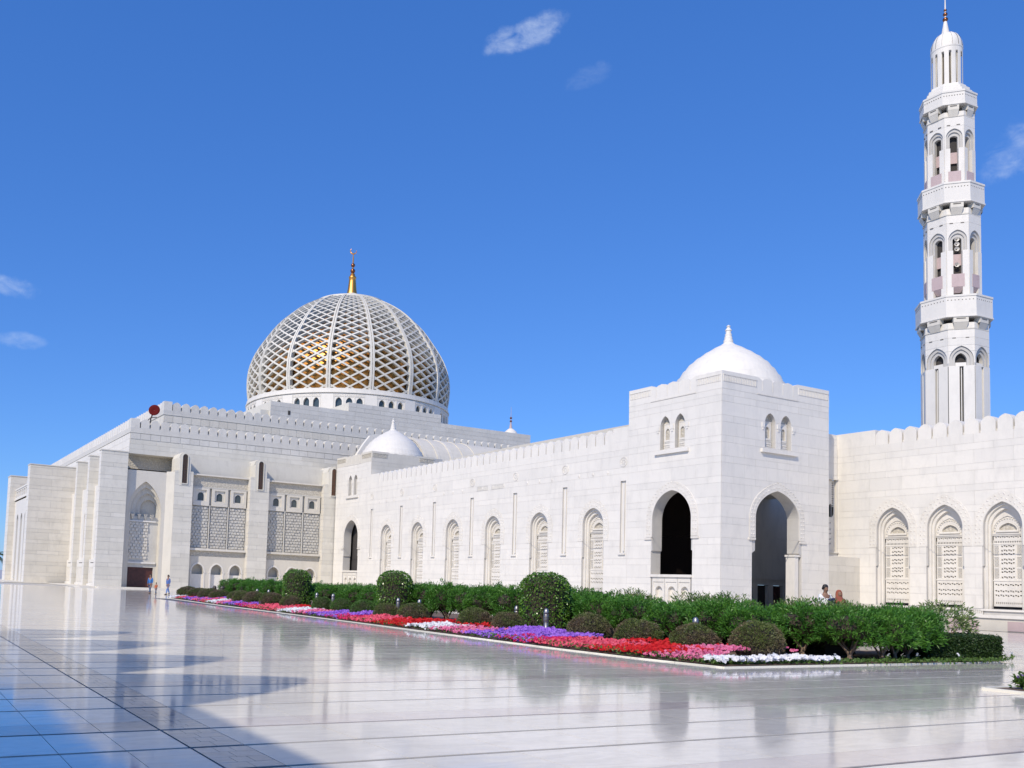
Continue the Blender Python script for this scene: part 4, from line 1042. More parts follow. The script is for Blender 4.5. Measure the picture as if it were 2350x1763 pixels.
cp.lathe((DX, DY, 0), [(4.05, 51.8), (4.0, 52.05), (2.72, 52.58), (1.6, 52.98), (.9, 53.3)], 64); cp.build('crown_cap', 'hallstone', dome)
fi = MB(); fi.lathe((DX, DY, 0), [(.95, 53.2), (.9, 53.5), (.78, 54.2), (.64, 55.6), (.6, 56.1), (.68, 56.2), (.66, 56.45), (.45, 56.6), (.4, 57.0), (.22, 57.1)], 24); fo = fi.build('finial', 'goldspire', dome, smooth=True)
for zc, r_ in ((57.55, .44), (58.6, .38)):
    s_ = MB(); s_.lathe((DX, DY, zc), [(r_ * math.cos(t), r_ * math.sin(t)) for t in np.linspace(-1.45, 1.45, 11)], 16); s_.build('finial_ball', 'copper', dome, smooth=True)
s_ = MB(); s_.tube([(DX, DY, 57), (DX, DY, 59.8), (DX, DY, 60.7)], [.16, .12, .06], 8)
cr = []; nV = Vector((-_r.x, -_r.y, 0))
for i in range(15):
    t = math.radians(-60 - 240 * i / 14 + 75); cr.append(Vector((DX, DY, 61.25)) + _r * (.55 * math.cos(t)) + Vector((0, 0, .55 * math.sin(t))))
s_.tube(cr, [.03 + .10 * math.sin(math.pi * i / 14) for i in range(15)], 6); s_.build('crescent', 'goldspire', dome)

# red dish on the hall roof
rd = thing('satellite_dish', (29.0, 113.6, 19.75), 'dark red round dish on a short pole above the prayer hall battlements', 'dish')
s_ = MB(); s_.lathe((0, 0, 0), [(.02, 0), (.36, .05), (.68, .14), (.72, .16), (.7, .2), (.36, .1), (.02, .05)], 24)
Mx = Matrix.Translation((29.35, 113.3, 22.2)) @ Vector((-.5, -1, .25)).normalized().to_track_quat('Z', 'Y').to_matrix().to_4x4()
s_.v = [tuple(Mx @ Vector(v)) for v in s_.v]; s_.build('dish', 'reddish', rd, smooth=True)
s_ = MB(); s_.tube([(29.0, 113.6, 19.8), (29.0, 113.6, 21.2), (29.3, 113.4, 22.1)], .09); s_.tube([(28.6, 113.3, 20.9), (29.0, 113.6, 21.3), (29.7, 113.3, 21.4)], .05); s_.build('pole', 'slit', rd)

# vaulted roof behind the small tower
vr = thing('vaulted_roof', (64, 106, 16), 'ribbed cream barrel vault behind the small white dome beside the prayer hall', 'roof')
s_ = MB(); fv = FA(62.3)
def vp(r): return [(107.2 + r * math.cos(t), 16 + r * math.sin(t)) for t in np.linspace(.0, math.pi, 25)]
s_.prism(fv, vp(5.5), 0, 14); s_.build('vault', 'cream', vr)
for k in range(5):
    s_ = MB(); s_.prism(FA(62.2 + k * 2.1), vp(5.6) + vp(5.3)[::-1], 0, .4); s_.build('vault_rib', 'cream', vr)
s_ = MB(); s_.prism(FB(111.9), [(57.2, 19.0), (57.4, 19.4), (58.3, 20.8), (59.3, 22.1), (60.2, 22.4), (63, 22.4), (63, 18)], 0, .6); s_.build('end_wall', 'white', vr)

# ------------------------------------------------------------------ minaret
MX, MY = 76.0, 43.14
mn = thing('minaret', (MX, MY, 0), 'tall white octagonal minaret with three ringed balconies and a ribbed cap', 'minaret')
vb = math.radians(90 - 228)       # direction of the facet that faces the viewer
def ctr(z): 
    k = max(0, z - 20) / 32; s_ = .50 * k ** 1.25
    return Vector((MX, MY, 0)) - _r * s_
def mfr(k, rc, z):
    a = vb - k * math.pi / 4; n = Vector((math.cos(a), math.sin(a), 0)); ap = rc * math.cos(math.pi / 8)
    return Fr(ctr(z) + n * ap, Vector((-math.sin(a), math.cos(a), 0)), -n)
def octa(mb, rc, z0, z1, rc1=None):
    rc1 = rc if rc1 is None else rc1; k0 = len(mb.v)
    for r_, z in ((rc, z0), (rc1, z1)):
        c_ = ctr(z)
        for k in range(8):
            a = vb + math.pi / 8 + k * math.pi / 4; mb.v.append((c_.x + r_ * math.cos(a), c_.y + r_ * math.sin(a), z))
    for k in range(8): mb.f.append((k0 + k, k0 + (k + 1) % 8, k0 + 8 + (k + 1) % 8, k0 + 8 + k))
    mb.f.append(tuple(k0 + k for k in range(8))[::-1]); mb.f.append(tuple(k0 + 8 + k for k in range(8)))
def tier(rc, z0, z1, open_f, cladkey):
    """one octagonal storey; open_f(frame, half width) -> list of facet holes and adds its own detail parts"""
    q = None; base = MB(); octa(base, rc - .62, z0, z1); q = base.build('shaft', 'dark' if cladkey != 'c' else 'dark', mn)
    for k in range(8):
        f_ = mfr(k, rc, (z0 + z1) / 2); hw = rc * math.sin(math.pi / 8)
        if k in (3, 4, 5):
            mb = MB(); mb.panel(f_, rect(-hw, z0, hw, z1), [], 0, 0); mb.build('facet', 'white', q); continue
        open_f(f_, hw, q, z0, z1)
    return q
def niche_facet(za, zs, zb, w, steps, slit):
    def go(f_, hw, q, z0, z1):
        rows = []
        o = [arch(0, w - i * w * .26, zs, za - i * .27, zb, 9) for i in range(3)]
        mb = MB(); mb.panel(f_, rect(-hw, z0, hw, z1), [o[0]], 0, .10); mb.panel(f_, o[0], [o[1]], .10, .10); mb.panel(f_, o[1], [o[2]], .2, .3)
        m = mb.build('facet', 'joint', q)
        zc_ = z1 - 1.2
        clad(m, f_, rect(-hw, max(z0, zb + .2), hw, zc_), [o[0]], course(max(z0, zb + .2), zc_), 4, t=.012, j=.02, key='MN%d%.1f' % (round(math.degrees(math.atan2(f_.D.y, f_.D.x))), z0))
        clad(m, f_, rect(-hw, zc_, hw, z1), [], [zc_, z1], 4, t=.012, j=.01, key='MM%d%.1f' % (round(math.degrees(math.atan2(f_.D.y, f_.D.x))), z0))
        fl = MB()
        slit(f_, hw, q, fl, w * .5)
        if fl.v: fl.build('balcony_panel', 'pink', q)
    return go
def slit1(f_, hw, q, fl, w):
    # lowest storey: flat pilasters with a narrow slit
    c = MB(); c.panel(f_, rect(-hw + .02, 13, hw - .02, 20.45), [rect(-.14, 14, .14, 20.4)], -.03, .3, .03)
    c.build('lower_facet', 'white', q)
    c = MB(); c.fbox(f_, -w * .9, 20.4, .2, w * .9, 20.75, .5); c.build('window_sill', 'white', q)
    c = MB(); c.fbox(f_, -.03, 14, .05, .03, 20.3, .1); c.build('slit_bar', 'white', q)
def slit2(za):
    def go(f_, hw, q, fl, w):
        d = .46
        fl.fbox(f_, -w - .02, za - 2.7, .42, w + .02, za - 1.78, .5)
        fl.fbox(f_, -w - .02, za - 4.6, .44, w + .02, za - 3.5, .5)
        fl.fbox(f_, -.44, za - 4.55, -.05, .44, za - 3.52, .5)
        fl.add([f_(-.44, za - 4.55, -.05), f_(.44, za - 4.55, -.05), f_(.22, za - 5.0, .3), f_(-.22, za - 5.0, .3)], [(0, 1, 2, 3)])
        c = MB()
        for sg in (-1, 1): a, b = sorted((sg * (w + .0), sg * (hw - .02))); c.fbox(f_, a, za - 5.5, -.03, b, za - 1.6, .2)
        c.build('jamb', 'white', q)
    return go
t1 = tier(2.36, 13, 23.9, lambda f, hw, q, a, b: niche_facet(22.05, 20.95, 20.45, .83, 3, slit1)(f, hw, q, 20.4, b), 'a')
t2 = tier(2.0, 26.0, 33.3, lambda f, hw, q, a, b: niche_facet(31.55, 30.75, 26.1, .64, 3, slit2(31.45))(f, hw, q, a, b), 'b')
t3 = tier(1.78, 35.3, 41.4, lambda f, hw, q, a, b: niche_facet(40.0, 39.3, 35.5, .57, 3, slit2(39.95))(f, hw, q, a, b), 'c')
for zb_, zt, r0, r1 in ((23.7, 26.05, 2.36, 2.68), (33.1, 35.35, 2.0, 2.34), (41.3, 43.05, 1.78, 2.03)):
    c = MB(); octa(c, r1, zb_ + .62, zt); q = c.build('balcony', 'white', mn)
    c = MB(); octa(c, r1 + .05, zt - .12, zt + .03); octa(c, r1 + .05, zb_ + .6, zb_ + .7); c.build('balcony_moulding', 'white', q)
    c = MB()
    for k in range(8):
        if k in (3, 4, 5): continue
        f_ = mfr(k, r1, zt); h_ = r1 * math.sin(math.pi / 8); g_ = mfr(k, r0, zt); h2 = r0 * math.sin(math.pi / 8)
        # broad middle corbel on each face, wedge brackets at the corners
        c.fbox(f_, -h_ * .5, zb_ + .18, .02, h_ * .5, zb_ + .64, .5)
        c.add([f_(-h_ * .5, zb_ + .2, .02), f_(h_ * .5, zb_ + .2, .02), g_(h2 * .45, zb_ - .35, -.02), g_(-h2 * .45, zb_ - .35, -.02)], [(0, 1, 2, 3)])
    octa(c, r0 + .04, zb_ - .34, zb_ - .24); c.build('corbel_ring', 'cream', q)
    c = MB()
    for k in range(8):
        if k in (3, 4, 5): continue
        f_ = mfr(k, r1, zt); h_ = r1 * math.sin(math.pi / 8); c.fbox(f_, -h_ * .3, zb_ + .44, -.012, h_ * .3, zb_ + .50, .1)
        for i in range(8): c.fbox(f_, -h_ * .9 + i * h_ * .24, zt - .42, -.012, -h_ * .9 + i * h_ * .24 + .07, zt - .36, .1)
        g_ = mfr(k, r0, zb_); h2 = r0 * math.sin(math.pi / 8)
        for sg in (-.5, .5): c.fbox(g_, sg * h2 - .12, zb_ - 1.05, -.012, sg * h2 + .12, zb_ - .98, .1)
    c.build('weep_slot', 'shade', q)
c = MB(); octa(c, 1.72, 43.0, 43.45); octa(c, 1.56, 43.45, 43.75); octa(c, 1.38, 43.75, 44.05, 1.3); c.build('lantern_base', 'white', mn)
c = MB(); C_ = ctr(45.5); c.lathe((C_.x, C_.y, 0), [(.78, 43.9), (.78, 47)], 24); lc = c.build('lantern_core', 'shade', mn)
for k in range(14):
    a = vb + (k + .5) * 2 * math.pi / 14; c = MB(); c.lathe((C_.x, C_.y, 0), [(1.0, 43.9), (1.13, 43.95), (1.13, 46.95), (1.0, 47.0), (.95, 46.0), (1.0, 43.9)], 3, a - .145, a + .145)
    c.build('lantern_column', 'white', mn)
c = MB(); c.lathe((C_.x, C_.y, 0), [(.9, 46.8), (1.13, 46.9), (1.13, 47.25), (1.16, 47.3), (1.16, 47.4), (1.1, 47.42)], 36); c.build('lantern_band', 'white', mn)
c = MB(); k0 = 0
for k in range(28):
    a0_, a1_ = 2 * math.pi * k / 28, 2 * math.pi * (k + 1) / 28; rr = 1.12 if k % 2 else 1.16
    c.lathe((C_.x, C_.y, 47.4), [(rr * math.cos(t) ** .75, 1.5 * math.sin(t)) for t in np.linspace(0, 1.5, 9)], 2, a0_, a1_)
c.build('ribbed_cap', 'white', mn)
C_ = ctr(50); c = MB(); c.lathe((C_.x, C_.y, 0), [(.33, 48.75), (.26, 49.1), (.13, 49.9), (.07, 50.1), (.05, 51.4), (.02, 52.6)], 12); sp = c.build('spire', 'white', mn, smooth=True)
for zc, r_ in ((50.15, .2), (50.6, .17), (50.95, .12)):
    c = MB(); c.lathe((C_.x, C_.y, zc), [(r_ * math.cos(t), r_ * math.sin(t)) for t in np.linspace(-1.5, 1.5, 9)], 12); c.build('spire_ball', 'copper', mn, smooth=True)
for zc in (30.85, 30.45, 30.05, 28.75):
    f_ = mfr(0, 2.0, 30); p_ = f_(0, zc, .32); c = MB(); c.lathe((0, 0, 0), [(.05, -.1), (.16, .08), (.18, .1)], 14)
    q_ = (-f_.D).to_track_quat('Z', 'Y').to_matrix().to_4x4(); m_ = Matrix.Translation(p_) @ q_; c.v = [tuple(m_ @ Vector(v)) for v in c.v]; c.build('loudspeaker', 'white', t2)
# distant minaret lantern over the hall roof
fm = thing('minaret', (102.0, 137.2, 20), 'distant small white minaret cap with thin spire behind the hall roof', 'minaret')
c = MB(); c.lathe((102.0, 137.2, 0), [(1.35, 24), (1.35, 29.4), (1.42, 29.5), (1.38, 29.9), (1.1, 30.5), (.6, 30.95), (.25, 31.15)], 20); c.build('cap', 'white', fm)
c = MB(); c.lathe((102.0, 137.2, 0), [(.3, 31.1), (.12, 32.3), (.05, 33.2), (.02, 35.2)], 10); c.build('spire', 'pink', fm)
for zc in (32.5, 33.1): c = MB(); c.lathe((102.0, 137.2, zc), [(.22 * math.cos(t), .22 * math.sin(t)) for t in np.linspace(-1.5, 1.5, 7)], 10); c.build('spire_ball', 'copper', fm)

# ------------------------------------------------------------------ garden
def kx(y):
    for (xa, ya), (xb, yb_) in zip(KERB, KERB[1:]):
        if y <= yb_: return xa + (xb - xa) * max(0, (y - ya) / (yb_ - ya))
    return KERB[-1][0]
bed = MB()
Y_ = [p[1] for p in KERB]
bed.add([(x + .06, y, .05) for x, y in KERB] + [(31.0, 68.0, .05), (31.0, 16.6, .05), (30.4, 16.1, .05)], [tuple(range(len(KERB) + 3))])
o = bed.build('garden_soil', 'soil'); tag(o, kind='structure')
def kerb_run(pts, name='garden_kerb', lab=None, w=.05, h=.03):
    root = thing(name, (*pts[0], 0), lab, 'kerb')
    for a, b in zip(pts, pts[1:]):
        a, b = Vector((*a, 0)), Vector((*b, 0)); L = (b - a).length; n = max(1, round(L / 1.6)); d = (b - a).normalized(); nn = Vector((d.y, -d.x, 0))
        for i in range(n):
            p, q = a + d * (L * i / n + .006), a + d * (L * (i + 1) / n - .006); m = MB()
            vs_ = [p + nn * w / 2, q + nn * w / 2, q - nn * w / 2, p - nn * w / 2]
            m.add([(v.x, v.y, -.02) for v in vs_] + [(v.x, v.y, h) for v in vs_], [(0, 1, 2, 3), (4, 5, 6, 7), (0, 1, 5, 4), (1, 2, 6, 5), (2, 3, 7, 6), (3, 0, 4, 7)])
            m.build('kerb_stone', 'kerb', root)
    return root
kerb_run([(30.4, 16.02), *KERB], lab='low cream stone kerb along the front of the long flower bed')

def fast_mesh(name, V, nper, mat):
    """V: (n, nper, 3) polygons"""
    me = bpy.data.meshes.new(name); n = V.shape[0]
    me.vertices.add(n * nper); me.vertices.foreach_set('co', V.reshape(-1).astype(np.float32))
    me.loops.add(n * nper); me.loops.foreach_set('vertex_index', np.arange(n * nper, dtype=np.int32))
    me.polygons.add(n); me.polygons.foreach_set('loop_start', np.arange(0, n * nper, nper, dtype=np.int32))
    me.polygons.foreach_set('loop_total', np.full(n, nper, dtype=np.int32)) if hasattr(me.polygons[0], 'loop_total') and False else None
    me.materials.append(M[mat]); me.update(calc_edges=True); me.validate()
    return me
def leaf_polys(P, N, L, W, droop=.25, rnd=.6, up=None):
    """rhombic leaves at points P pointing along N (n,3)"""
    n = len(P); d = N + rng.normal(0, rnd, (n, 3)); d /= np.linalg.norm(d, axis=1)[:, None]
    s = np.cross(d, rng.normal(0, 1, (n, 3))); s /= np.linalg.norm(s, axis=1)[:, None] + 1e-9
    l = L * rng.uniform(.7, 1.25, (n, 1)); w = W * rng.uniform(.75, 1.2, (n, 1))
    a = P; b = P + d * l * .5 + s * w * .5; c = P + d * l; e = P + d * l * .5 - s * w * .5
    b[:, 2] += 0; c[:, 2:3] -= droop * l
    return np.stack([a, b, c, e], 1)
def shell_pts(n, f, depth=.25):
    """points near the surface of a rounded solid; f(dir)->radius"""
    d = rng.normal(0, 1, (n, 3)); d /= np.linalg.norm(d, axis=1)[:, None]
    return d
def crown_mesh(name, kind, seed):
    global rng
    rng = np.random.default_rng(seed)
    if kind == 'oleander':       # loose shrub of upright twigs carrying whorls of narrow leaves
        tips = []
        n = 300
        ph = rng.uniform(0, 2 * np.pi, n); rr = np.sqrt(rng.uniform(0, 1, n)); hh = rng.uniform(.0, 1, n) ** .7
        X = rr * np.cos(ph) * .95; Y = rr * np.sin(ph) * .95; top = 1.0 - .22 * rr ** 3 + rng.normal(0, .035, n)
        Z = .30 + (top - .30) * hh
        k = Z < .42 + .12 * (1 - rr); Z = np.where(k & (rr < .6), Z + .2, Z)
        C_ = np.stack([X, Y, Z * 1.55], 1)
        m = 24; P = np.repeat(C_, m, 0) + rng.normal(0, .055, (n * m, 3)); 
        N = P - np.array([0, 0, .55]); N /= np.linalg.norm(N, axis=1)[:, None] + 1e-9; N[:, 2] += .55
        V = leaf_polys(P, N, .15, .030, .12, .75)
        return fast_mesh(name, V, 4, 'oleander')
    if kind == 'olelight':
        n = 150; ph = rng.uniform(0, 2 * np.pi, n); rr = np.sqrt(rng.uniform(0, 1, n))
        C_ = np.stack([rr * np.cos(ph), rr * np.sin(ph), rng.uniform(.5, 1, n) * (1.75 - .25 * rr ** 2)], 1)
        P = np.repeat(C_, 14, 0) + rng.normal(0, .06, (n * 14, 3)); N = P - np.array([0, 0, .8]); N /= np.linalg.norm(N, axis=1)[:, None]; N[:, 2] += .5
        return fast_mesh(name, leaf_polys(P, N, .16, .036, .15, .7), 4, 'olelight')
    if kind in ('ball', 'ballgreen'):
        n = 7500; d = rng.normal(0, 1, (n, 3)); d /= np.linalg.norm(d, axis=1)[:, None]; d[:, 2] = np.abs(d[:, 2]) * 1.0 - .25 * (rng.random(n) < .4)
        d /= np.linalg.norm(d, axis=1)[:, None]
        bump = 1 + .06 * np.sin(d[:, 0] * 6 + seed) * np.cos(d[:, 1] * 5 - seed) + .03 * np.sin(d[:, 2] * 11 + d[:, 0] * 9) + rng.normal(0, .03, n)
        P = d * np.array([.60, .60, .52]) * bump[:, None] + np.array([0, 0, .36]); P[:, 2] = np.maximum(P[:, 2], .02)
        return fast_mesh(name, leaf_polys(P, d, .050, .022, 0, .8), 4, kind)
    if kind == 'topiary':        # drum with rounded top
        n = 5200; t = rng.random(n); ph = rng.uniform(0, 2 * np.pi, n)
        z = np.where(t < .62, rng.uniform(.12, 1.62, n), 0); cap = t >= .62; el = np.arccos(rng.uniform(0, 1, n))
        rad = np.where(cap, np.sin(el) ** .8, 1.0 - .10 * (z < .5) * (0.5 - z)); zz = np.where(cap, 1.60 + .55 * np.cos(el), z)
        nrm = np.stack([np.cos(ph) * rad, np.sin(ph) * rad, np.where(cap, np.cos(el), 0)], 1); nrm /= np.linalg.norm(nrm, axis=1)[:, None]
        j_ = 1 + rng.normal(0, .03, n); P = np.stack([np.cos(ph) * rad * .90 * j_, np.sin(ph) * rad * .90 * j_, zz * (1 + .01 * rng.normal(0, 1, n))], 1)
        return fast_mesh(name, leaf_polys(P, nrm, .085, .055, .25, .75), 4, 'topiary')
def core_mesh(name, prof, mat, seg=14):
    mb = MB(); mb.lathe((0, 0, 0), prof, seg); me = bpy.data.meshes.new(name); me.from_pydata(mb.v, [], mb.f); me.materials.append(M[mat]); return me
def trunk_mesh(seed, h=.75, forks=5):
    random.seed(seed); mb = MB(); r0 = .06
    mb.tube([(0, 0, -.02), (.01, 0, .14), (.0, .01, .26)], [.095, r0, .055], 7)
    for k in range(forks):
        a = 2 * math.pi * k / forks + random.uniform(-.4, .4); l = random.uniform(.5, .8)
        p = [(0, 0, .06 + random.random() * .16)]
        for t in (.33, .66, 1): p.append((math.cos(a) * l * t ** 1.1 * .95 + random.uniform(-.03, .03), math.sin(a) * l * t ** 1.1 * .95, p[0][2] + h * 1.15 * t))
        mb.tube(p, [.042, .032, .022, .012], 5)
        mb.tube([p[2], (p[2][0] + .1, p[2][1] - .12, p[2][2] + .3)], [.018, .008], 4)
    me = bpy.data.meshes.new('trunk'); me.from_pydata(mb.v, [], mb.f); me.materials.append(M['bark']); return me
TR = [trunk_mesh(s_) for s_ in (3, 5, 9)]
OL = [crown_mesh('foliage', 'oleander', s_) for s_ in (11, 12, 13)]
OLc = core_mesh('inner_shade', [(.05, .62), (.5, .68), (.72, .95), (.62, 1.22), (.25, 1.36), (.01, 1.38)], 'crown_core')
LT = crown_mesh('foliage', 'olelight', 21)
BL = [crown_mesh('foliage', 'ball', 31), crown_mesh('foliage', 'ball', 32)]; BG = crown_mesh('foliage', 'ballgreen', 33)
BLc = core_mesh('inner_core', [(.02, .0), (.42, .02), (.52, .2), (.54, .40), (.45, .62), (.28, .78), (.01, .84)], 'crown_core')
TP = crown_mesh('foliage', 'topiary', 41)
TPc = core_mesh('inner_shade', [(.5, .02), (.80, .15), (.83, 1.55), (.7, 1.85), (.4, 2.05), (.01, 2.1)], 'crown_core')
def plant(name, parts, loc, rot, sc_, label, cat, group):
    r = thing(name, loc, label, cat, group); r.rotation_euler = (0, 0, rot); r.scale = sc_ if isinstance(sc_, tuple) else (sc_,) * 3
    for pn, me in parts:
        o = bpy.data.objects.new(pn, me); col.objects.link(o); o.parent = r
    return r
random.seed(4)
# clipped mounds in front
mounds = [(16.25, 1.23, .96, 'b', 'brown tinged clipped mound bush nearest the white flowers at the garden corner'), (18.32, 1.19, .84, 'b', 'brown clipped mound bush with a bollard cap just behind, second from the garden corner'),
          (20.43, 1.31, .86, 'b', 'dense olive clipped mound bush behind the red flowers, third from the garden corner'), (22.54, 1.29, .93, 'b', 'purplish brown mound bush right of the nearest tall steel bollard'),
          (26.75, 1.12, .79, 'b', 'small olive mound bush just left of the nearest leafy topiary drum'), (28.85, 1.23, .85, 'b', 'olive brown mound bush behind the pink flowers, left of a smaller mound'),
          (33.35, 1.26, .86, 'b', 'purplish mound bush in front of a pair of bollards near the middle topiary'), (35.62, 1.1, .77, 'b', 'olive mound bush below the middle topiary drum'),
          (37.77, 1.19, .85, 'g', 'green clipped mound bush left of the middle topiary drum'), (40.07, 1.05, .85, 'g', 'green clipped mound bush, second left of the middle topiary'),
          (42.22, 1.06, .85, 'g', 'green clipped mound bush with white flowers at its foot'), (46.26, 1.14, .81, 'b', 'rounded mound bush at the foot of the farthest topiary drum'),
          (49.03, 1.34, .88, 'b', 'low brown green mound bush left of the farthest topiary drum'), (51.7, 1.3, .88, 'b', 'low mound bush in the far row behind coral flowers'), (53.6, 1.3, .84, 'b', 'far low mound bush near the left end of the tall hedge'),
          (56.0, 1.5, .83, 'b', 'farthest mound bush below the end of the tall hedge'), (59.6, 1.5, .80, 'b', 'clipped dark bush beside the dark bollard, far end of the bed'), (61.9, 1.6, .84, 'b', 'clipped dark bush, second from the far end of the bed'),
          (64.4, 1.6, .82, 'b', 'clipped dark bush, near the two walkers at the far end'), (66.9, 1.6, .87, 'b', 'last clipped dark bush at the very far end of the bed')]
for i, (y, w, h, k, lab) in enumerate(mounds):
    x = 20.0 if y < 55 else 20.6
    if i == 0: x, y, w, h = 20.75, 16.87, 1.28, 1.0
    plant('mound_bush', [('foliage', BG if k == 'g' else BL[i % 2]), ('inner_core', BLc)], (x, y, .04), random.uniform(0, 6), (w / 1.18, w / 1.18, h / .88), lab, 'bush', 'clipped mound bushes along the flower bed')
for y, lab, s_ in ((26.73, 'nearest and largest leafy topiary drum, beside the tall steel bollard', 1.05), (37.76, 'middle leafy topiary drum standing above the hedge', .98), (49.15, 'farthest leafy topiary drum, in front of the hall arches', .97)):
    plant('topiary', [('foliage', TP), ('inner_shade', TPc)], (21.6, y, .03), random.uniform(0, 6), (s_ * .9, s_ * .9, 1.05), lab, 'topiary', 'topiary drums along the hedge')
# tall feathery hedge shrubs
n = 0
spots = []
y = 16.9
while y < 66:
    spots.append((24.5 + random.uniform(-.15, .15), y)); y += random.uniform(1.15, 1.4)
y = 18.6
while y < 65: spots.append((23.1 + random.uniform(-.25, .25), y + random.uniform(-.2, .2))); y += 1.7
for (x, y) in ((25.5, 16.55), (26.4, 16.75), (27.3, 16.95), (28.2, 17.9), (29.2, 18.2), (26.2, 18.4), (27.2, 18.6)): spots.append((x, y))
marks = {0: 'feathery green hedge shrub with a bare forked trunk, nearest the right garden corner'}
def hedge_label(i, x, y):
    if x > 25.2 or y < 19.5: 
        n_ = len([0 for q in spots if (q[0] > 25.2 or q[1] < 19.5)]); k = sum(1 for q in spots[:i] if (q[0] > 25.2 or q[1] < 19.5))
        L = ['oleander shrub with bare forked trunk closest to the white corner flowers', 'oleander shrub with pale trunk, second from the garden corner', 'oleander shrub with slanting bare trunk above brown soil, third from the corner', 'oleander shrub behind the one with the slanting trunk near the corner',
             'oleander shrub filling the hedge just left of the dark box hedge', 'dense oleander shrub on the right end face of the tall hedge', 'oleander shrub with drooping leaves meeting the dark box hedge', 'last dense oleander shrub before the yellow green shrub at the right end']
        return L[k % len(L)] if k < len(L) else f'oleander shrub in the right end clump, number {k} inwards', 'shrub', 'oleander shrubs at the right end of the tall hedge'
    if y < 26.7: return 'feathery oleander shrub of the hedge between garden corner and nearest topiary', 'shrub', 'oleanders right of the nearest topiary'
    if y < 37.8: return 'feathery oleander shrub of the hedge between nearest and middle topiary', 'shrub', 'oleanders between nearest and middle topiary'
    if y < 49.2: return 'feathery oleander shrub of the hedge between middle and farthest topiary', 'shrub', 'oleanders between middle and farthest topiary'
    return 'small looking oleander shrub of the hedge left of the farthest topiary', 'shrub', 'oleanders left of the farthest topiary'
for i, (x, y) in enumerate(spots):
    s_ = random.uniform(.92, 1.06); zz = 1.0 + (.04 if 28 < y < 38 else 0) - (.05 if y > 40 else 0)
    zz *= .90 if y < 22 else .94 if y < 26 else 1
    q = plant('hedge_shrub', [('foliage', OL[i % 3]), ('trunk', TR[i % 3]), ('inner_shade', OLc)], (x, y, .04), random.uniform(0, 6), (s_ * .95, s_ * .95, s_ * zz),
          *hedge_label(i, x, y))
for i, (x, y, z) in enumerate([(26.2, 18.6, .92), (27.4, 20.4, .95), (26.4, 22.6, .98), (27.2, 25, .98), (26.6, 27.5, 1.0), (26.4, 30.2, 1.0), (27, 33, 1), (26.6, 36.5, 1)]):
    plant('flowering_shrub', [('foliage', LT), ('trunk', TR[i % 3])], (x, y, .04), random.uniform(0, 6), (1, 1, z), 'paler loose flowering shrub rising just behind the tall hedge', 'shrub', 'pale shrubs behind the tall hedge')
plant('flowering_shrub', [('foliage', LT), ('trunk', TR[1])], (30.1, 17.7, .04), 1.0, (1.0, 1.0, .96), 'yellow green broad leaved shrub hanging over the right end of the hedge', 'shrub', None)
# box hedge block
rng = np.random.default_rng(77)
bx0, bx1, by0, by1, bz = 27.5, 31.2, 16.4, 17.7, .74
n_ = 26000; a = rng.random((n_, 3)); face = rng.choice(4, n_, p=[.5, .2, .15, .15]); P = np.empty((n_, 3)); N = np.zeros((n_, 3))
P[:, 0] = bx0 + a[:, 0] * (bx1 - bx0); P[:, 1] = by0 + a[:, 1] * (by1 - by0); P[:, 2] = .05 + a[:, 2] * (bz - .05)
k = face == 0; P[k, 1] = by0; N[k, 1] = -1; k = face == 1; P[k, 2] = bz; N[k, 2] = 1; k = face == 2; P[k, 0] = bx1; N[k, 0] = 1; k = face == 3; P[k, 0] = bx0; N[k, 0] = -1
P += rng.normal(0, .025, P.shape); P[:, 2] = np.maximum(P[:, 2], .03)
bh = thing('box_hedge', (28.8, 17, 0), 'low dark green clipped box hedge at the right end of the garden', 'hedge')
me = fast_mesh('foliage', leaf_polys(P - np.array([28.8, 17, 0]), N, .06, .04, .1, .8), 4, 'boxhedge'); o = bpy.data.objects.new('foliage', me); col.objects.link(o); o.parent = bh
mb = MB(); mb.box(bx0 + .06, by0 + .06, .02, bx1 - .06, by1 - .06, bz - .05); mb.build('inner_core', 'crown_core', bh)

mb = MB(); mb.box(25.3, 18.2, .02, 26.6, 30, .62); q_ = thing('box_hedge', (26, 24, 0), 'dark shaded low hedge seen between the bare trunks behind the tall hedge', 'hedge'); mb.build('inner_core', 'crown_core', q_)
n_ = 9000; P = np.stack([np.where(rng.random(n_) < .5, 25.3, rng.uniform(25.3, 26.6, n_)), rng.uniform(18.2, 30, n_), rng.uniform(.05, .64, n_)], 1); P[P[:, 0] > 25.31, 2] = .63; P += rng.normal(0, .03, P.shape)
me = fast_mesh('foliage', leaf_polys(P - np.array([26, 24, 0]), np.tile([-1, 0, .2], (n_, 1)), .07, .045, .1, .8), 4, 'boxhedge'); o = bpy.data.objects.new('foliage', me); col.objects.link(o); o.parent = q_
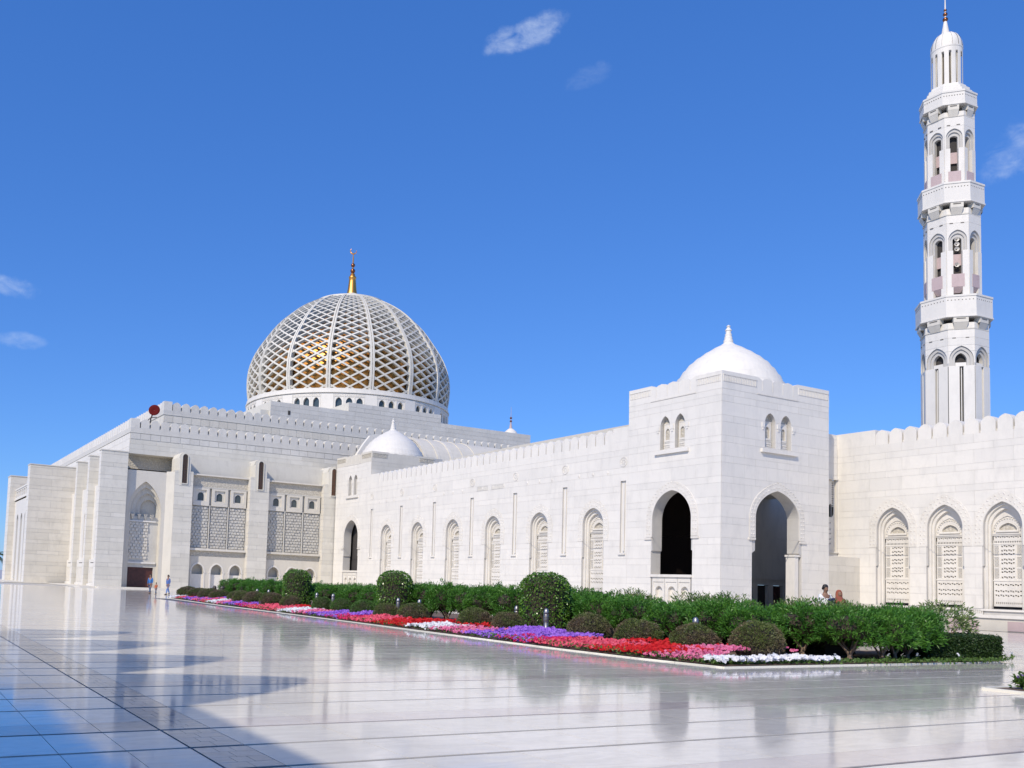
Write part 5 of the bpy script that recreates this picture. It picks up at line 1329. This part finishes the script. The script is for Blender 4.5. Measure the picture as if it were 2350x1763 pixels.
# bollard lights
def bollard_meshes():
    a = MB(); a.lathe((0, 0, 0), [(.085, 0), (.085, .58), (.0, .58)], 16); b = MB(); b.lathe((0, 0, 0), [(.10, .58), (.105, .6), (.105, .80), (.098, .815), (.09, .82), (.09, .83), (.105, .835), (.10, .90), (.082, .97), (.05, 1.01), (.0, 1.03)], 16)
    L = MB(); 
    for z in (.63, .68, .73, .78): L.lathe((0, 0, z), [(.107, -.012), (.112, 0), (.107, .012)], 16)
    out = []
    for nm, m_, mt in (('post', a, 'metal'), ('lamp_cap', b, 'metal'), ('louvre', L, 'slit')):
        me = bpy.data.meshes.new(nm); me.from_pydata(m_.v, [], m_.f); me.materials.append(M[mt]); me.polygons.foreach_set('use_smooth', [True] * len(me.polygons)); out.append((nm, me))
    return out
BM_ = bollard_meshes()
for (x, y, lab) in ((19.95, 24.6, 'tall steel bollard light standing clear among purple flowers by the nearest topiary'), (21.0, 27.6, 'steel bollard light half hidden left of the nearest topiary'),
                  (20.9, 19.1, 'steel bollard cap above the second mound bush from the corner'), (21.0, 17.35, 'steel bollard cap above the mound bush nearest the corner'),
                  (21.0, 34.5, 'right hand bollard of the pair near the middle topiary'), (21.0, 36.35, 'left hand bollard of the pair near the middle topiary'),
                  (21.0, 43.1, 'steel bollard above green mound bushes, right of its pair'), (21.0, 45.1, 'steel bollard above green mound bushes, left of its pair'),
                  (21.0, 52.0, 'far small bollard above the low mounds, right of its pair'), (21.0, 53.9, 'far small bollard above the low mounds, left of its pair')):
    plant('bollard_light', BM_, (x, y, .03), 0, (.9, .9, 1.02), lab, 'bollard', 'steel bollard lights in the garden')
DB = [(a, b.copy()) for a, b in BM_]
for a, b in DB: b.materials.clear(); b.materials.append(M['slit'])
for (x, y, lab) in ((21.0, 60.5, 'dark bollard post at the far gap in the hedge, taller one'), (21.3, 63.0, 'dark bollard top just behind the far clipped bushes')):
    plant('bollard_light', DB, (x, y, .03), 0, (1.4, 1.4, 1.05), lab, 'bollard', 'dark bollards at the far end')

# flowers ----------------------------------------------------------
SEQ = [(68.0, 66.0, 'white'), (66.0, 64.0, 'coral'), (64.0, 59.0, 'purple'), (62, 57.5, 'coral'), (57.6, 55.2, 'white'), (55.6, 53.6, 'pink'), (53.9, 50.0, 'purple'), (51.6, 49.6, 'crimson'), (49.8, 44.4, 'coral'),
       (44.7, 42.0, 'white'), (42.6, 40.3, 'pink'), (40.7, 37.2, 'purple'), (38.3, 35.8, 'crimson'), (36.0, 33.4, 'coral'), (33.6, 30.6, 'red'), (30.8, 28.4, 'white'), (28.9, 26.4, 'pink'), (26.8, 22.9, 'purple'), (24.6, 22.0, 'crimson'), (22.3, 19.7, 'coral'), (20.0, 17.8, 'red'), (18.0, 16.2, 'pink')]
def patch_color(x, y):
    """which colour grows at a spot: bands that cross the bed on a slant"""
    d = x - kx(y); yy = y + 1.1 * d          # slant
    return d, yy
def flower_polys(P, s, n5=5):
    """each bloom: five petals in a shallow cup facing up and outwards"""
    n = len(P); nm = rng.normal(0, .45, (n, 3)) + np.array([-.35, -.45, .75]); nm /= np.linalg.norm(nm, axis=1)[:, None]
    a = np.cross(nm, np.array([.3, .9, .2])); a /= np.linalg.norm(a, axis=1)[:, None]; b = np.cross(nm, a); S = s * rng.uniform(.75, 1.15, (n, 1))
    out = []
    for k in range(n5):
        t0 = 2 * np.pi * k / n5; t1 = t0 + 2 * np.pi / n5 * .96; tm = (t0 + t1) / 2
        p0 = P; q = []
        for t, r_, up in ((t0 + .05, .85, .30), (tm, 1.08, .20), (t1, .85, .30)):
            q.append(P + (a * np.cos(t) + b * np.sin(t)) * S * r_ + nm * S * up)
        out.append(np.stack([p0, q[0], q[1], q[2]], 1))
    return np.concatenate(out, 0)
rng = np.random.default_rng(5)
LABP = {'white': 'white petunias', 'pink': 'rose pink petunias', 'coral': 'coral pink petunias', 'red': 'bright red petunias', 'crimson': 'crimson petunias', 'purple': 'violet purple petunias'}
def blob_height(x, y): return .12 + .035 * np.sin(x * 2.1 + y * 1.3) * np.cos(y * 1.9)
def make_patch(poly_test, box, colr, dens, label, size=.045, lift=0, rise=.24):
    x0, x1, y0, y1 = box; n = int((x1 - x0) * (y1 - y0) * dens); P = np.stack([rng.uniform(x0, x1, n), rng.uniform(y0, y1, n), np.zeros(n)], 1)
    k = np.array([poly_test(p[0], p[1]) for p in P], bool) if n else np.zeros(0, bool); P = P[k]
    if len(P) < 3: return
    kk = np.array([kx(v) for v in P[:, 1]]); P[:, 2] = lift + blob_height(P[:, 0], P[:, 1]) + np.clip((P[:, 0] - kk) * .15, 0, rise) + rng.normal(0, .022, len(P))
    c = P.mean(0); V = flower_polys(P, size); V[..., 0] -= c[0]; V[..., 1] -= c[1]
    me = fast_mesh('petunias', V, 4, 'f_' + colr); o = bpy.data.objects.new('petunias', me); col.objects.link(o); o.location = (c[0], c[1], 0)
    tag(o, label, 'flowers', 'petunia patches in the flower bed', 'stuff')
def strip(y1, y0, colr, d0=.07, d1=1.5, slant=1.0):
    def t(x, y):
        d = x - kx(y); yy = y + slant * (d - .1)
        return d0 < d < d1 and y0 < yy < y1 and y > 16.35
    return t
WH = {0: 'far end', 1: 'far', 2: 'middle', 3: 'near'}
cnt_ = {}
for (y1, y0, c_) in SEQ:
    far_ = y0 > 44; mid = 30 < y0 <= 44
    dd = 1.15; w0, w1 = .09, 1.25
    if c_ == 'purple': w0, w1 = .12, 2.0
    if c_ == 'crimson': w0, w1 = .09, .9
    if c_ in ('red', 'coral') : w1 = 1.35
    dens = 190 if y0 < 31 else 130 if y0 < 44 else 90
    cnt_[c_] = cnt_.get(c_, 0) + 1
    near_ = {'white': 'at the foot of the mound bushes', 'pink': 'between white and violet flowers', 'purple': 'swelling behind the kerb between pink and crimson flowers', 'crimson': 'on the kerb in front of violet flowers', 'coral': 'beside the crimson flowers', 'red': 'on the kerb before white or pink flowers'}[c_]
    where = 'nearest' if y0 < 24 else 'mid bed' if y0 < 34 else 'farther' if y0 < 46 else 'far' if y0 < 58 else 'farthest'
    make_patch(strip(y1, y0, c_, w0, w1, .9), (17.5, 21.2, y0 - 2.2, y1 + .6), c_, dens, f'{where} patch of {LABP[c_]} {near_}', .05 if y0 < 31 else .062)
# corner patches
make_patch(lambda x, y: x - kx(y) > .09 and y > 15.64 + .035 * (x - 18) and y < 16.3 - .03 * (x - 18) and x < 22.9 - (y - 15.7) * 1.2, (17.9, 23.3, 15.62, 16.6), 'white', 260, 'bright patch of white petunias round the near corner of the bed', .062, .02, .05)
make_patch(lambda x, y: 1.0 < x - kx(y) < 2.4, (18.6, 20.3, 16.6, 17.8), 'pink', 170, 'rose pink petunias behind the white corner patch', .05)
make_patch(lambda x, y: 1.3 < x - kx(y) < 3.0, (18.8, 21, 17.7, 19.9), 'red', 120, 'red petunias between the two nearest mound bushes', .05)
make_patch(lambda x, y: 1.6 < x - kx(y) < 2.6, (19.2, 21, 23.6, 25.6), 'purple', 190, 'violet petunias around the foot of the tall steel bollard', .05)
make_patch(lambda x, y: 1.2 < x - kx(y) < 2.4, (19, 21, 27.6, 31.5), 'red', 60, 'thin line of red petunias in front of the shaded hedge trunks', .05)
make_patch(lambda x, y: 1.2 < x - kx(y) < 2.2, (19, 21, 42.2, 45.5), 'red', 60, 'far thin line of red petunias behind the white ones', .06)
make_patch(lambda x, y: True, (20.4, 21.8, 16.35, 16.75), 'pink', 60, 'few rose pink petunias right of the nearest mound bush', .05)
# leaves under the flowers
n_ = 15000; yy = 15.8 + (66 - 15.8) * rng.random(n_) ** 1.5; dx = rng.uniform(.06, 1.7, n_); xx = np.array([kx(v) for v in yy]) + dx
P = np.stack([xx, yy, .05 + rng.uniform(0, .13, n_)], 1)
n2 = 2500; P2 = np.stack([rng.uniform(18, 30.5, n2), rng.uniform(15.75, 16.3, n2) + .0, .05 + rng.uniform(0, .05, n2)], 1); P = np.concatenate([P, P2])
P2 = None
V = leaf_polys(P, np.tile([0, 0, 1.0], (len(P), 1)), .10, .045, .2, .9)
me = fast_mesh('bedding_leaves', V, 4, 'bedgreen'); o = bpy.data.objects.new('bedding_leaves', me); col.objects.link(o); tag(o, 'low green leaves between the petunias and along the kerb', 'leaves', None, 'stuff')
# few bare seedlings with pale flowers in front of the right hedge
SD = []
for nm, V_, mt in (('leaves', leaf_polys(np.tile([0, 0, .06], (26, 1)) + rng.normal(0, .03, (26, 3)), np.tile([0, 0, .7], (26, 1)), .10, .035, .2, .7), 'bedgreen'), ('blooms', flower_polys(np.array([[0, 0, .2], [.04, .02, .17], [-.03, .03, .16]]), .032), 'f_white')): SD.append((nm, fast_mesh(nm, V_, 4, mt)))
for i, (x, y) in enumerate(((22.6, 15.95), (24.9, 15.95), (25.6, 16.0), (26.3, 16.02), (28.2, 16.0), (31.0, 16.2), (31.7, 16.35))):
    plant('seedling', SD, (x, y, .03), i, 1.2, 'tiny seedling with a pale bloom along the right-hand kerb', 'plant', 'seedlings along the right kerb')
# little bed at the right edge
bd = MB(); bd.box(20.06, 6.0, -.01, 23.5, 10.75, .05); tag(bd.build('garden_soil', 'soil'), kind='structure')
kerb_run([(24, 10.84), (20.0, 10.84), (20.0, 6.0)], 'garden_kerb', 'short cream kerb of the small bed at the right edge', .1, .06)
PLT = [('leaves', fast_mesh('leaves', leaf_polys(np.array([0, 0, .16]) + rng.normal(0, .07, (170, 3)) * np.array([1, 1, .9]), np.tile([0, 0, .6], (170, 1)), .13, .055, .15, .9), 4, 'bedgreen')), ('blooms', fast_mesh('blooms', flower_polys(np.array([[0, 0, .3], [.08, .02, .27], [-.07, .03, .25]]), .04), 4, 'f_purple'))]
for i, (x, y) in enumerate(((20.6, 10.45), (20.55, 10.15), (20.6, 9.75), (20.6, 9.3))):
    plant('bedding_plant', PLT, (x, y, .04), i * 2, 1.0, 'small leafy bedding plant in the little bed at the right edge', 'plant', 'bedding plants at the right edge')

# ------------------------------------------------------------------ people
def skin_obj(name, verts, edges, radii, mat, parent, root=0, sub=1):
    me = bpy.data.meshes.new(name); me.from_pydata(verts, edges, []); me.materials.append(M[mat])
    o = bpy.data.objects.new(name, me); col.objects.link(o); o.parent = parent
    md = o.modifiers.new('skin', 'SKIN'); md.use_smooth_shade = True
    if not me.skin_vertices: pass
    sv_ = me.skin_vertices[0].data if me.skin_vertices else None
    if sv_ is None:
        bm = bmesh.new(); bm.from_mesh(me); bm.verts.layers.skin.verify(); bm.to_mesh(me); bm.free(); sv_ = me.skin_vertices[0].data
    for i, r_ in enumerate(radii): sv_[i].radius = r_ if isinstance(r_, tuple) else (r_, r_)
    sv_[root].use_root = True
    ss = o.modifiers.new('sub', 'SUBSURF'); ss.levels = sub; ss.render_levels = sub
    return o
def person(loc, rot, h, label, shirt, trousers, stride=.28, scarf=False, arms=((.18, .05, .98), (.20, .0, .98)), look=0, hold=None, sleeve=True, group=None, carry=None):
    """x right, y forward; height h"""
    r = thing('person', loc, label, 'person', group); r.rotation_euler = (0, 0, rot); k = h / 1.75; r.scale = (k, k, k)
    V, E, Rr = [], [], []
    def add(p, rad, link_=None):
        V.append(p); Rr.append(rad)
        if link_ is not None: E.append((link_, len(V) - 1))
        return len(V) - 1
    pel = add((0, 0, .95), (.135, .10)); ch = add((0, .01, 1.18), (.13, .095), pel); sh = add((0, 0, 1.38), (.14, .09), ch); nk = add((0, .01, 1.50), .05, sh)
    hd1 = add((0, .03, 1.57), (.07, .08), nk); hd2 = add((0, .035, 1.67), (.078, .095), hd1); hd3 = add((0, .03, 1.725), (.05, .06), hd2)
    nose = add((0, .128 + look * 0, 1.625), .012, hd1)
    hands = []
    for s, (hx, hy, hz) in zip((-1, 1), arms):
        so = add((s * .18, 0, 1.41), .058, sh); el = add((s * .235, -.02 + hy * .3, 1.14), .042, so); wr = add((s * hx, hy, hz - .1), .028, el); pa = add((s * hx, hy + .02, hz - .18), (.035, .02), wr)
        for f in range(4): t_ = add((s * hx + (f - 1.5) * .018, hy + .035, hz - .25 + abs(f - 1.5) * .008), .0085, pa)
        add((s * hx - s * .035, hy + .05, hz - .19), .010, pa)
    ft = []
    for s, st in ((-1, stride), (1, -stride)):
        hp = add((s * .09, 0, .90), .085, pel); kn = add((s * .095, st * .55 + .04, .50), .06, hp); an = add((s * .10, st, .09 + (.03 if st < 0 else 0)), .038, kn); ft.append((s * .10, st, .09 + (.03 if st < 0 else 0)))
        add((s * .105, st + .15, .045), .035, an)
    body = skin_obj('body', V, E, Rr, 'skin', r)
    V, E, Rr = [], [], []
    a0 = add((0, 0, .86), (.165, .13)); a1 = add((0, .01, 1.1), (.155, .12), a0); a2 = add((0, 0, 1.34), (.165, .115), a1); a3 = add((0, 0, 1.44), (.09, .075), a2)
    for s, (hx, hy, hz) in zip((-1, 1), arms):
        b0 = add((s * .175, 0, 1.40), .075, a2); b1 = add((s * .24, -.02 + hy * .3, 1.15), .060, b0)
        if sleeve: add((s * hx, hy, hz - .06), .042, b1)
    skin_obj('shirt', V, E, Rr, shirt, r)
    V, E, Rr = [], [], []
    a0 = add((0, 0, .93), (.15, .115))
    for s, st in ((-1, stride), (1, -stride)): b0 = add((s * .09, .0, .80), .095, a0); b1 = add((s * .095, st * .55 + .03, .5), .075, b0); add((s * .10, st, .12), .060, b1)
    skin_obj('trousers', V, E, Rr, trousers, r)
    for (x, y, z) in ft:
        mb = MB(); mb.add([(x - .04, y - .06, z - .09), (x + .04, y - .06, z - .09), (x + .045, y + .2, z - .09), (x - .045, y + .2, z - .09), (x - .035, y - .05, z + .0), (x + .035, y - .05, z + .0), (x + .035, y + .18, z - .05), (x - .035, y + .18, z - .05)], [(0, 1, 2, 3), (4, 5, 6, 7), (0, 1, 5, 4), (1, 2, 6, 5), (2, 3, 7, 6), (3, 0, 4, 7)])
        me = bpy.data.meshes.new('shoe'); me.from_pydata(mb.v, [], mb.f); me.materials.append(M['shoe']); o = bpy.data.objects.new('shoe', me); col.objects.link(o); o.parent = r
    mb = MB(); P = []
    if scarf:
        mb.lathe((0, .01, 0), [(.01, 1.80), (.07, 1.78), (.115, 1.70), (.125, 1.60), (.12, 1.52), (.15, 1.44), (.21, 1.36), (.22, 1.28), (.2, 1.27)], 20)
        mb.v = [(x, y - (.03 if z > 1.5 else 0) - (.06 if (y > .06 and 1.53 < z < 1.75) else 0), z) for x, y, z in mb.v]
    else: mb.lathe((0, .015, 0), [(.01, 1.785), (.05, 1.78), (.09, 1.745), (.105, 1.69), (.1, 1.64)], 18); mb.v = [(x, y * (1.05 if y < 0 else .95) - .012, z - (.035 if y < 0 else -.01)) for x, y, z in mb.v]
    me = bpy.data.meshes.new('headscarf' if scarf else 'hair'); me.from_pydata(mb.v, [], mb.f); me.materials.append(M['scarf' if scarf else 'hair']); me.polygons.foreach_set('use_smooth', [True] * len(me.polygons))
    o = bpy.data.objects.new(me.name.split('.')[0], me); col.objects.link(o); o.parent = r
    return r
# viewer-left = -_r ; walkers move towards the left of the picture
hdg = math.atan2(-_r.x, -_r.y) ; lw = math.pi - 0
def face(dx, dy): return math.atan2(-dx, dy)
person((21.6, 81.6, 0), face(-.55, -.55), 1.72, 'walking man in bright blue shirt and dark jeans holding a child by the hand', 'blueshirt', 'jeans', .22, arms=((.2, .08, 1.0), (.26, -.02, .95)))
person((21.95, 80.9, 0), face(-.6, -.5), 1.02, 'small child in an orange shirt walking beside the man in blue shirt', 'orange', 'jeans', .26, arms=((.26, .1, 1.2), (.2, .1, .98)))
person((22.85, 80.3, 0), face(-.75, -.35), 1.72, 'man in a blue tunic and light blue trousers walking alone near the flower bed', 'bluetunic', 'lightjeans', .26)
pf = MB(); pf.box(28.4, 19.9, 0, 31.2, 22.0, .46); 
tp = thing('stone_platform', (29.6, 20.9, 0), 'low pale stone platform hidden behind the hedge under the standing couple', 'platform'); pf.build('block', 'white', tp)
person((29.15, 20.95, .46), face(-.35, -.9), 1.74, 'man in white shirt looking down at a dark bag, above the hedge by the wall', 'whiteshirt', 'jeans', .03, arms=((.1, .22, 1.2), (.12, .2, 1.18)))
person((29.62, 20.75, .46), face(-.5, -.8), 1.57, 'woman in rust brown headscarf standing beside the man in white shirt', 'scarf', 'slit', .02, scarf=True, arms=((.1, .2, 1.2), (.12, .2, 1.18)))
bg_ = thing('hand_bag', (29.05, 20.72, 1.46), 'dark navy bag held by the man in white shirt', 'bag')
mb = MB(); mb.add([(28.95, 20.62, 1.52), (29.2, 20.6, 1.52), (29.22, 20.7, 1.52), (28.97, 20.72, 1.52), (28.93, 20.6, 1.72), (29.16, 20.58, 1.78), (29.18, 20.68, 1.78), (28.95, 20.70, 1.74)], [(0, 1, 2, 3), (4, 5, 6, 7), (0, 1, 5, 4), (1, 2, 6, 5), (2, 3, 7, 6), (3, 0, 4, 7)]); mb.build('bag_body', 'navy', bg_)
mb = MB(); mb.tube([(28.96, 20.65, 1.73), (29.0, 20.66, 1.84), (29.1, 20.66, 1.86), (29.16, 20.64, 1.77)], .01, 5); mb.build('handle', 'navy', bg_)

# ------------------------------------------------------------------ palms and kerb far left
def palm(x, y, h, s, lab):
    r = thing('palm_tree', (x, y, 0), lab, 'palm tree', 'palms beyond the prayer hall')
    mb = MB(); mb.tube([(x, y, -.3), (x + .1, y, h * .5), (x, y, h)], [.28, .22, .2], 8); mb.build('trunk', 'bark', r)
    for k in range(22):
        a = 2.4 * k; el = random.uniform(-.3, 1.1); mb = MB(); pts = []
        for t in np.linspace(0, 1, 8): pts.append(Vector((x + math.cos(a) * math.cos(el) * s * t, y + math.sin(a) * math.cos(el) * s * t, h + math.sin(el) * s * t - 1.1 * s * .5 * t * t)))
        d = Vector((-math.sin(a), math.cos(a), 0))
        for i in range(1, 8):
            for j_ in range(3):
                p = pts[i - 1].lerp(pts[i], j_ / 3); ax = (pts[i] - pts[i - 1]).normalized(); l = s * .22 * (1 - abs(i / 8 - .5))
                for sg in (-1, 1): q = p + (d * sg + ax * .5 - Vector((0, 0, .35))).normalized() * l; mb.add([tuple(p), tuple(p + ax * .12), tuple(q)], [(0, 1, 2)])
        mb.tube(pts, [.05, .045, .04, .035, .03, .025, .02, .01], 4)
        mb.build('frond', 'palm', r)
random.seed(12)
palm(20.5, 196, 4.6, 3.4, 'dark date palm at the far left edge beyond the hall')
palm(17.0, 200, 3.4, 3.2, 'second lower date palm at the far left edge')
palm(14.6, 190, 3.8, 3.2, 'outermost low date palm at the left edge')
lw_ = MB(); lw_.box(-40, 156, 0, 17, 158, .45); o = lw_.build('boundary_kerb', 'cream'); tag(o, 'low cream boundary kerb at the far left beyond the hall', 'kerb')

# ------------------------------------------------------------------ building behind the viewer's left whose battlement shades the floor
sb = thing('facing_arcade', (-9, 8, 0), 'white arcade wall out of frame whose rounded battlements shade the floor', 'wall')
ks = 1.0 / math.tan(SUN_EL)
ox_, oy_ = math.sin(SUN_AZ) * ks, math.cos(SUN_AZ) * ks
XS = -9.0; HS = (3.8 - XS) / ox_
mb = MB(); mb.box(XS - 1.2, -30, 0, XS, 27.3 - HS * oy_, HS); mb.build('wall', 'hallstone', sb)
HT = 3.0 / ox_
for k in range(0, 4):
    yb0 = 11.9 + k * 4.13 - HS * oy_; yb1 = yb0 + 4.05
    if yb1 > 27.4 - HS * oy_ + 1: continue
    tip = 14.9 + k * 4.13 - (HS + HT) * oy_  # tooth tips skewed so this unseen wall throws the intended floor shadow
    P = [(yb0, 0)]
    mid = (yb0 + yb1) / 2
    for i in range(1, 12):
        t = i / 12; P.append((yb0 + (tip - yb0) * (1 - math.cos(t * math.pi / 2)) , HT * math.sin(t * math.pi / 2)))
    P.append((tip, HT))
    for i in range(1, 8): t = i / 8; P.append((tip + (yb1 - tip) * t, HT * (1 - t ** 1.15)))
    P.append((yb1, 0))
    m_ = MB(); m_.prism(FA(XS - .05), P, -.25, .0); m_.v = [(x, y, z + HS) for x, y, z in m_.v]; m_.build('merlon', 'hallstone', sb)
